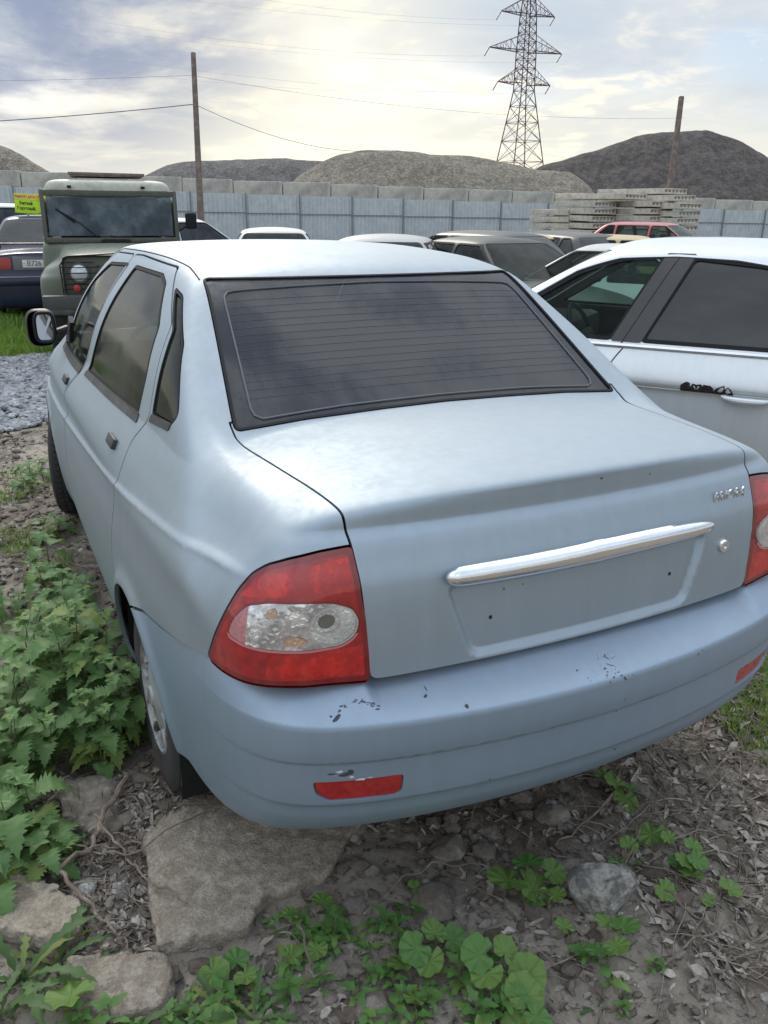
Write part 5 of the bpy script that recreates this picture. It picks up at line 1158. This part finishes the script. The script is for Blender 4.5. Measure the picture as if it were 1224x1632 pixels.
# ---------------------------------------------------------------- green jeep facing the viewer
OLIVE=paint('olive paint',(.085,.105,.075),.0,.5,.5,(.24,.25,.20)); OLIVED=mat('dark olive panel',(.075,.08,.062),.6,var=.3,vscale=14); CREAM=mat('faded cream roof',(.44,.43,.36),.6,var=.15,vscale=5,col2=(.36,.35,.29))
JH=-19; jp=at(196,480,9.3); GL_J=glass('jeep glass',(.72,.80,.82),.74,.03,.28,(.34,.38,.42),base=(.09,.12,.15)); je=empty('jeep',(jp.x,jp.y,-.12),-(YAW+math.radians(JH)),label='old olive green jeep with a cream hard top facing the viewer',cat='jeep')
def rbox(X,Y,Z,c,h,k=.06):
    f=smax(np.abs(X-c[0])-h[0],np.abs(Y-c[1])-h[1],k); return smax(f,np.abs(Z-c[2])-h[2],k)
def Fj(X,Y,Z):
    hd=smax(np.abs(X)-(.60+.05*np.clip(Y,0,1.3)),np.abs(Y-.66)-.66,.08); hd=smax(hd,Z-(1.20+.06*np.clip(Y,0,1.3)-.05*X*X),.10); hd=smax(hd,.55-Z,.05)
    fe=rbox(X,Y,Z,(0,.72,.93),(.87,.62,.20),.16); fe=smax(fe,.16*0+Z-(1.14-.16*(X/.87)**4),.04)
    cb=rbox(X,Y,Z,(0,2.55,.93),(.86,1.30,.36),.08)
    f=smin(smin(hd,fe,.06),cb,.03)
    ap=rbox(X,Y,Z,(0,.42,.74),(.86,.30,.22),.06); f=smin(f,ap,.04)
    wh=np.hypot(Y-.85,Z-.42)-.46; wh=smax(wh,.50-np.abs(X),.03); f=smax(f,-wh,.02)
    return f
M=isosurf(Fj,np.arange(-.95,.96,.028),np.arange(-.1,3.95,.035),np.arange(.4,1.4,.026),3,.003); obj('body_shell',M,OLIVE,je)
Fr=lambda X,Y,Z:smax(rbox(X,Y,Z,(0,2.62,1.86),(.78-.10*np.clip(Z-1.8,0,1),1.30,.14),.10),-(rbox(X,Y,Z,(0,2.62,1.70),(.72,1.24,.16),.02)),.01)
M=isosurf(Fr,np.arange(-.9,.91,.03),np.arange(1.2,4.0,.04),np.arange(1.66,2.10,.022),3,.003); obj('roof',M,CREAM,je)
# windshield frame
wf=MB(); w0,w1=1.32,1.82; yy=lambda z:1.30+.13*(z-w0)
for s in (-1,1): wf.box((s*.775,(yy(w0)+yy(w1))/2,(w0+w1)/2),(.05,.05,.60),rot=(-.13,0,0),bev=.015)
wf.box((0,yy(w1),w1+.01),(1.56,.05,.07),bev=.015).box((0,yy(w0),w0-.03),(1.56,.07,.06),bev=.015); WFR=wf.build('windshield_frame',OLIVED,je)
MB().box((0,1.345,1.575),(1.46,.008,.47),rot=(-.13,0,0)).build('windshield',GL_J,je)
sp=MB()
for s in (-1,1):
    sp.box((s*.79,2.0,1.52),(.04,.07,.50)).box((s*.79,2.9,1.52),(.04,.12,.50)).box((s*.79,3.8,1.52),(.05,.12,.50)).box((s*.79,2.6,1.30),(.04,2.5,.06))
sp.box((-.62,3.88,1.52),(.40,.04,.50)).box((.62,3.88,1.52),(.40,.04,.50)).box((0,3.88,1.33),(1.5,.04,.12)).box((0,3.88,1.76),(1.5,.04,.08)).build('hard_top_side',CREAM,je)
for s in (-1,1): MB().box((s*.79,2.6,1.53),(.006,2.3,.42)).build('window',GL_BG,je)
MB().box((0,3.88,1.55),(.84,.008,.36)).build('rear_window',GL_J,je)
for x in (-.38,.38):
    MB().box((x,2.1,1.22),(.48,.14,.60),rot=(-.12,0,0),bev=.06).build('seat',SEAT,je); MB().box((x,2.14,1.60),(.30,.11,.24),bev=.07).build('headrest',SEAT,je)
P=[(.40+.20*math.cos(a),1.62+.07*math.sin(a),1.33+.17*math.sin(a)) for a in [2*math.pi*k/20 for k in range(21)]]; MB().tube(P,.013,6,False).build('steering_wheel',PLAST,je)
MB().box((.02,1.42,1.70),(.26,.03,.075),bev=.02).tube([(.0,1.42,1.72),(-.02,1.40,1.80)],.01).build('interior_mirror',PLAST,je)
# grille panel with slots, lamps and guards
gr=MB().box((0,.015,.95),(1.20,.05,.46),bev=.08)
for k in range(5): gr.box((0,-.012,.86+.055*k),(.46,.02,.022),bev=.004)
GR=gr.build('grille',OLIVED,je)
MB().tube([(-.61,-.02,.75),(-.62,-.02,1.08),(-.55,-.02,1.17),(0,-.03,1.20),(.55,-.02,1.17),(.62,-.02,1.08),(.61,-.02,.75)],.007,8).build('grille_surround',BLACK,je)
for s in (-1,1):
    hl=MB().lathe([(-.02,.115),(-.045,.108),(-.045,.095),(-.03,.09)],(s*.43,0,1.0),'Y',28).build('headlight_ring',OLIVED,je)
    MB().lathe([(-.03,.092),(-.06,.06),(-.07,.001)],(s*.43,0,1.0),'Y',24).build('headlight',mat('frosted headlight',(.62,.66,.68),.25,metal=.2,coat=.5),je)
    g_=MB()
    for z in (.94,1.0,1.06): g_.tube([(s*.22,-.02,z),(s*.28,-.085,z),(s*.56,-.085,z),(s*.62,-.02,z)],.006,6)
    for z in (.83,.88,1.11): g_.tube([(s*.27,-.03,z),(s*.60,-.03,z)],.005,6)
    g_.build('lamp_guard',BLACK,je)
    MB().lathe([(.0,.038),(-.03,.038),(-.035,.001)],(s*.47,-.01,.84),'Y',20).build('red_reflector',REDL,je)
    if s>0: MB().box((s*.95,1.25,1.52),(.14,.05,.19),bev=.03).tube([(s*.80,1.30,1.40),(s*.93,1.26,1.48)],.012).build('side_mirror',BLACK,je)
    for c in (.85,3.1):
        Wh=empty('wheel',(s*.72,c,.38)); Wh.parent=je
        tb=MB().lathe([(-.10,.22),(-.11,.30),(-.09,.375),(.09,.375),(.11,.30),(.10,.22)],(0,0,0),'X',36)
        for q in range(36):
            a=2*math.pi*q/36; tb.box((0,.375*math.cos(a),.375*math.sin(a)),(.19,.03,.02),rot=(a,0,0))
        tb.build('tyre',TYRE,Wh); MB().lathe([(s*.09,.22),(s*.04,.18),(s*.07,.06),(s*.08,.001)],(0,0,0),'X',24).build('rim',OLIVED,Wh)
    MB().box((s*.60,.60,1.10),(.05,.05,.03),bev=.008).build('hood_latch',BLACK,je)
MB().box((0,-.12,.70),(1.66,.10,.15),bev=.02).build('bumper',mat('dark olive steel',(.045,.05,.045),.5,var=.3,vscale=20),je)
v=MB().box((-.06,.95,1.205),(.80,.28,.018),rot=(-.11,0,0),bev=.004)
for k in range(4): v.box((-.36+.2*k,.95,1.216),(.012,.26,.01),rot=(-.11,0,0))
v.build('hood_vent',OLIVE,je); MB().box((.03,1.24,1.27),(.34,.09,.07),bev=.025).build('cowl_intake',BLACK,je)
for x0,x1,z1 in ((-.13,-.60,1.63),(.42,.0,1.32)):
    q=MB().tube([(x0,1.28,1.28),((x0+x1)/2,1.285,(1.28+z1)/2+.03),(x1,1.315,z1)],.008,6); q.tube([((x0+x1*2)/3+.02,1.30,(1.28+2*z1)/3-.02),(x1-.03,1.32,z1+.02)],.012,5); q.build('wiper',BLACK,je)
for x in (-.45,.40): MB().box((x,1.32,1.90),(.05,.03,.03),bev=.006).build('roof_clip',BLACK,je)
wood=mat('old grey board',(.16,.12,.095),.9,col2=(.24,.20,.17),vscale=10,bump=.5,bscale=60)
bd=MB().box((0,1.95,2.035),(.86,.8,.02),bev=.004).box((0,1.60,2.055),(.90,.12,.03),rot=(0,.008,0),bev=.006).box((.02,2.2,2.055),(.80,.12,.03),bev=.006)
o=bd.build('roof_board',wood,None,label='weathered brown board lying on the cream roof of the jeep',cat='board'); o.matrix_world=Matrix.Translation((jp.x,jp.y,-.12))@Matrix.Rotation(-(YAW+math.radians(JH)),4,'Z')
# ---------------------------------------------------------------- yellow folding sign
sg=at(43,334,13.6); se_=empty('advert_sign',(sg.x,sg.y,1.44),-(YAW+math.radians(-8)),label='yellow and lime two-sided sales sign standing above the car roofs at the left',cat='sign')
YEL=mat('sign yellow',(.80,.72,.08),.5); LIME=mat('sign lime',(.50,.78,.03),.5); PINK=mat('sign magenta letters',(.45,.03,.16),.5)
MB().box((0,0,.15),(.36,.02,.30),rot=(0,.06,0),bev=.002).build('sign_face',LIME,se_); MB().box((.008,-.012,.255),(.365,.006,.09),rot=(0,.06,0)).build('sign_band',YEL,se_)
MB().box((.22,.09,.15),(.02,.24,.30),rot=(0,0,-.6),bev=.002).build('sign_face',LIME,se_); MB().box((.232,.075,.255),(.012,.24,.09),rot=(0,0,-.6)).build('sign_band',YEL,se_)
text('sign_text','ВЫКУП АВТО',PINK,se_,(.008,-.018,.25),(math.pi/2,.06,0),.060,.001,bold=.0012,sx=.88); text('sign_text','Битый',INK,se_,(0,-.014,.155),(math.pi/2,.06,0),.07,.001,bold=.0012); text('sign_text','Горелый',INK,se_,(-.005,-.014,.075),(math.pi/2,.06,0),.068,.001,bold=.0012)
text('sign_text','ВЫ',PINK,se_,(.225,.0,.25),(math.pi/2,0,.9),.060,.001,bold=.0012)
MB().tube([(0,.03,-1.6),(0,.03,.02)],.02,8).build('sign_post',STEEL,se_)
# ---------------------------------------------------------------- fence and block wall
A=at(20,297,36); B_=at(1180,335,44); dr_=(B_-A); dr_.z=0; Lf=dr_.length; dr_/=Lf; nrm=Vector((-dr_.y,dr_.x,0))
FEN=mat('blue-grey corrugated steel',(.47,.51,.55),.5,metal=.1,col2=(.53,.56,.59),vscale=1.2,var=.12); FPO=mat('fence post steel',(.20,.22,.25),.6,metal=.3)
ztop=lambda s:A.z+(B_.z-A.z)*s/Lf
fe=empty('corrugated_fence',(A.x,A.y,-.3),math.atan2(dr_.y,dr_.x),label='long blue-grey corrugated metal fence behind the parked cars',cat='fence')
pw=2.5
for k in range(-4,21):
    s0=k*pw; zt=ztop(s0+pw/2)+.3; V=[];T=[]; nn=50
    for i in range(nn+1):
        u=s0+.03+(pw-.06)*i/nn; d=.02*(1 if (i%4) in (0,1) else -1)
        V+=[(u,d,0),(u,d,zt)]
    V+=[(x,y+.004,z) for x,y,z in V]
    T=[(2*i,2*i+2,2*i+3,2*i+1) for i in range(nn)]; o=2*(nn+1); T+=[(2*i+1+o,2*i+3+o,2*i+2+o,2*i+o) for i in range(nn)]
    me_=quads('fence_panel',V,T,FEN,fe); me_.data.polygons.foreach_set('use_smooth',[False]*len(me_.data.polygons))
    MB().box((s0,-.05,zt/2+.03),(.07,.05,zt+.06)).build('fence_post',FPO,fe); MB().box((s0+pw/2,-.03,zt*.66),(pw-.08,.02,.05)).build('fence_rail',FPO,fe)
random.seed(4)
BLK=mat('foundation block concrete',(.46,.44,.39),.95,col2=(.33,.315,.29),vscale=1.6,var=.2,bump=.5,bscale=12,bdist=.03)
A2=A+nrm*2.6; 
def blockmesh():
    b=MB().box((0,0,0),(2.36,.5,.70),bev=.035); return b.build('concrete_block',BLK,ang=50)
bk=blockmesh(); first=True
for k in range(-4,22):
    for r in (0,1):
        s0=k*2.4+(1.1 if r else 0); zt=(3.0+(2.23-3.0)*(s0+1.2)/Lf)-(.74*r)
        o=bk if first else bk.copy()
        if not first: COL.objects.link(o)
        first=False; p=A2+dr_*(s0+1.2); o.location=(p.x,p.y,zt-.35+random.uniform(-.015,.015)); o.rotation_euler=(0,random.uniform(-.006,.006),math.atan2(dr_.y,dr_.x)+random.uniform(-.01,.01))
        put(o,label='grey concrete block in the '+('lower course' if r else 'top course')+' of the wall behind the metal fence',cat='concrete block',group='concrete blocks of the wall, '+('lower course' if r else 'top course'))
# ---------------------------------------------------------------- gravel heaps
def heap(name,prof,dep,half,mt,label,seed,rough=.35,slope=.62,base=-1.0,sk=0):
    """mound whose crest line follows the measured skyline; it falls away to both sides at the angle of repose"""
    px=[p[0] for p in prof]; us=np.arange(px[0],px[-1]+.1,(px[-1]-px[0])/150); ys=Cur(prof)(us)
    cen=[at(u,y,dep+sk*(u-px[0])) for u,y in zip(us,ys)]
    depth=half; vs=np.linspace(-1,1,61); V=[]; f2=Vector((fw.x,fw.y,0)).normalized()
    for i,c in enumerate(cen):
        H_=c.z-base; W_=H_/slope
        for v in vs:
            q=c+f2*(v*W_*1.15); t=abs(v)*1.15; h=c.z-(max(0,(t*t+.012)**.5-.11))*W_*slope*1.0
            V.append([q.x,q.y,max(h,base-2)])
    V=np.array(V); ui=np.repeat(np.arange(len(cen)),len(vs)); vv=np.tile(vs,len(cen)); gl=np.abs(vn(ui*.22+vv*3,vv*1.5,1.,seed+5))*np.clip(np.abs(vv)*4,0,1)*.55; nz=-gl+vn(V[:,0]+V[:,1]*.3,V[:,1],2.2,seed)*.30+vn(V[:,0],V[:,1],.8,seed+1)*.14+vn(V[:,0],V[:,1],.33,seed+2)*.06
    fade=np.tile(sstep(0,.15,np.abs(vs)),len(cen)); V[:,2]+=nz*rough*(.55+.45*fade)*1.3
    m_=len(vs); I=np.arange(len(cen)*m_).reshape(len(cen),m_); Q=np.stack([I[:-1,:-1],I[1:,:-1],I[1:,1:],I[:-1,1:]],-1).reshape(-1,4)
    return obj(name,(V,None,Q),mt,label=label,cat='gravel heap')
def heapmat(name,a,b,s=6,bd=.12):
    m=mat(name,a,.95,col2=b,vscale=1.6,c2lo=.38,c2hi=.62,var=.6,bump=1.0,bscale=s,bdist=bd*2.2,detail=14); return m
HG=heapmat('grey crushed stone',(.12,.112,.108),(.17,.16,.15)); HB=heapmat('brown crushed stone',(.19,.165,.13),(.27,.24,.19)); HD2=heapmat('dark screenings with pale run-offs',(.052,.045,.045),(.105,.088,.078),9,.08)
heap('gravel_heap',[(205,292),(225,283),(255,268),(300,258),(340,255),(400,253),(450,252),(500,256),(525,259),(560,262),(620,275),(680,300)],62,8,HG,'dark grey gravel heap behind the wall at the left centre',71)
heap('gravel_heap',[(455,300),(490,272),(520,256),(545,247),(590,240),(640,241),(700,246),(760,250),(800,258),(860,270),(905,274),(940,300),(960,330)],57,8,HB,'long brown gravel heap behind the wall in the centre, lower left of the pylon',72)
heap('gravel_heap',[(820,300),(862,264),(900,254),(940,243),(1000,222),(1030,214),(1060,211),(1120,209),(1160,219),(1200,240),(1240,262),(1300,300),(1330,330)],80,10,HD2,'big dark conical heap behind the wall on the right',73,rough=.5)
heap('gravel_heap',[(-160,300),(-120,250),(-60,226),(-20,228),(0,232),(30,245),(60,263),(85,278),(110,300)],52,8,HB,'brown gravel heap slope at the left edge behind the wall',74)
# ---------------------------------------------------------------- hollow-core slab stacks
SLB=mat('hollow slab concrete',(.50,.46,.40),.9,col2=(.38,.35,.31),vscale=3,var=.2,bump=.5,bscale=25,bdist=.02)
def slab_proto(Ls,holes=True):
    q=MB().box((0,Ls/2,0),(1.2,Ls,.21),bev=.012); o=q.build('hollow_core_plank',SLB,ang=50)
    if holes:
        h=MB()
        for k in range(6): h.lathe([(-.1,.065),(.6,.065)],(-.475+.19*k,0,0),'Y',14,close=True)
        ho=h.build('cutter',SLB); md=o.modifiers.new('b','BOOLEAN'); md.object=ho; md.operation='DIFFERENCE'; md.solver='EXACT'
        dg=bpy.context.evaluated_depsgraph_get(); me=bpy.data.meshes.new_from_object(o.evaluated_get(dg)); o.modifiers.clear(); o.data=me; bpy.data.objects.remove(ho)
    return o
sl1=slab_proto(4.2); sl2=slab_proto(2.4); us=[False,False]
random.seed(9)
def stack(px,d,hd,n,ztop_,which,lab,side='',jit=.06):
    p=at(px,340,d); 
    for i in range(n):
        o=(sl1,sl2)[which]; 
        if us[which]: o=o.copy(); COL.objects.link(o)
        us[which]=True; o.location=(p.x+random.uniform(-jit,jit),p.y+random.uniform(-jit,jit),ztop_-.105-.27*i); o.rotation_euler=(random.uniform(-.01,.01),random.uniform(-.012,.012),-(YAW+math.radians(hd))+random.uniform(-.03,.03))
        put(o,label='hollow-core concrete slab in '+lab,cat='concrete plank',group='hollow-core slabs of '+lab)
        if i<n-1:
            pass
stack(1055,32.5,-28,6,1.93,0,'the tallest middle stack with open holes facing right')
stack(1099,32,-28,6,1.86,1,'the rightmost stack behind the red hatchback')
stack(1072,33.5,-26,1,2.42,0,'a single piece lying on top of the stacks',jit=.02)
stack(1088,32.6,-26,1,2.16,0,'the loose upper layer across the two right stacks',jit=.02)
stack(1010,33,-30,1,2.20,0,'the loose upper layer at the left of the tall stack',jit=.02)
stack(962,33.4,-30,5,1.90,1,'the broken left-hand stack')
stack(925,34.5,-30,4,1.58,1,'the lowest stack at the far left')
# ---------------------------------------------------------------- poles, pylon, wires
POLE=mat('old wooden pole',(.13,.095,.08),.85,col2=(.20,.16,.14),vscale=4,bump=.4,bscale=20)
def pole(p0,p1,r0,r1,label): 
    a=Vector(p0); b=Vector(p1); e=MB().tube([(0,0,0),tuple((b-a)*.5),tuple(b-a)],[r0,(r0+r1)/2,r1],12).build('utility_pole',POLE,label=label,cat='pole'); e.location=a; return e
a=at(308,85,33); b=at(320,345,33); d_=(b-a).normalized(); t=(-.3-a.z)/d_.z; pole(a+d_*t,a,.14,.10,'tall brown utility pole at the left with a sagging wire')
a=at(1086,155,39.5); b=at(1068,300,39.5); d_=(b-a).normalized(); t=(-.3-a.z)/d_.z; pole(a+d_*t,a,.17,.13,'leaning brown pole behind the concrete slabs on the right')
PY=mat('pylon steel',(.13,.085,.085),.7,metal=.2); INS=mat('insulator',(.15,.16,.17),.4)
dep=128; pc=at(828,258,dep); top=at(838,-40,dep)
axis=Vector((pc.x,pc.y,0)); pe=empty('power_pylon',(pc.x,pc.y,0),-(YAW)+.42,label='steel lattice power pylon with three cross-arms against the sky',cat='pylon')
hz=lambda y:at(835,y,dep).z
zb_,zw,z3,z2,z1,zt_=0.0,hz(150),hz(140),hz(92),hz(40),hz(-45)
lvl=[(0,3.9),(hz(258),2.55),(zw,1.12),(z2,1.05),(z1,.85),(zt_,.12)]
hwid=lambda z:np.interp(z,[l[0] for l in lvl],[l[1] for l in lvl])
lm=MB(); R0=.085
for sx in (-1,1):
    for sy in (-1,1): lm.tube([(sx*h,sy*h,z) for z,h in lvl],R0,5)
lev=[0,3.2,6.2,hz(258),hz(226),hz(198),hz(173),zw,hz(132),hz(117),hz(104),z2,hz(79),hz(66),hz(53),z1,hz(20),hz(0),hz(-20)]
for z0,z_ in zip(lev,lev[1:]):
    h0,h1=hwid(z0),hwid(z_)
    for (ax,sg_) in ((0,1),(0,-1),(1,1),(1,-1)):
        for q in (-1,1):
            pA=(q*h0,sg_*h0,z0) if ax==0 else (sg_*h0,q*h0,z0); pB=(-q*h1,sg_*h1,z_) if ax==0 else (sg_*h1,-q*h1,z_); lm.tube([pA,pB],.045,4)
    lm.tube([(-h1,-h1,z_),(h1,-h1,z_),(h1,h1,z_),(-h1,h1,z_),(-h1,-h1,z_)],.04,4)
lm.build('lattice_mast',PY,pe,ang=20)
tips=[]
for z,half in ((z3,4.6),(z2,6.3),(z1,4.6)):
    for s in (-1,1):
        am=MB(); h=hwid(z); tip=(s*half,0,z+.1); hh=2.0
        for sy in (-1,1):
            am.tube([(s*h,sy*h,z),tip],.07,4); am.tube([(s*h,sy*hwid(z+hh),z+hh),tip],.05,4)
            for k in range(1,5):
                t=k/5; t2=(k-1)/5; P=lambda t,u:(s*h+(tip[0]-s*h)*t,sy*h*(1-t),z+(.1*t)+u*hh*(1-t)); am.tube([P(t,0),P(t,1)],.03,4); am.tube([P(t2,0),P(t,1)],.03,4)
        for k in range(1,5): t=k/5; am.tube([(s*h+(tip[0]-s*h)*t,-h*(1-t),z),(s*h+(tip[0]-s*h)*t,h*(1-t),z)],.03,4)
        am.build('cross_arm',PY,pe,ang=20)
        MB().tube([tip,(tip[0]-.5*s*0-.8,0,z-1.1)],.09,6).build('insulator',INS,pe); tips.append((tip[0]-.8,0,z-1.1))
bpy.context.view_layer.update(); PMW=pe.matrix_world.copy(); PMW=Matrix.Translation(pe.location)@Matrix.Rotation(pe.rotation_euler.z,4,'Z'); tips=[PMW@Vector(t) for t in tips]
WIRE=mat('wire',(.10,.10,.12),.6); WIREP=mat('aluminium wire',(.5,.52,.56),.5)
def wire(a,b,sag,r,label,mt=None,n=28):
    a=Vector(a); b=Vector(b); P=[a.lerp(b,i/n)-Vector((0,0,4*sag*(i/n)*(1-i/n))) for i in range(n+1)]
    return MB().tube(P,r,5).build('wire',mt or WIRE,label=label,cat='wire')
wa=at(310,166,33); wire(at(-260,205,30),wa,.12,.016,'sagging black wire from the left edge to the left utility pole'); wire(wa,at(600,241,44),.5,.011,'sagging black wire from the left utility pole down behind the centre heap')
wire(at(-260,128,36),at(306,120,33),.1,.005,'thin faint wire reaching the top of the left utility pole from the left'); wire(at(306,120,33),at(1090,188,39),.5,.005,'thin faint wire from the left utility pole across to the right-hand pole')
lb=['right tip of the lowest cross-arm','left tip of the lowest cross-arm','right tip of the middle cross-arm','left tip of the middle cross-arm','right tip of the top cross-arm','left tip of the top cross-arm']
tg=[(-400,20),(-400,-10),(-300,-60),(-300,-30),(-100,-120),(-200,-90)]
for i,t in enumerate(tips): wire(t,at(tg[i][0],tg[i][1],70+6*i),2.2,.012,'overhead power line running up left from the '+lb[i^1],WIREP)
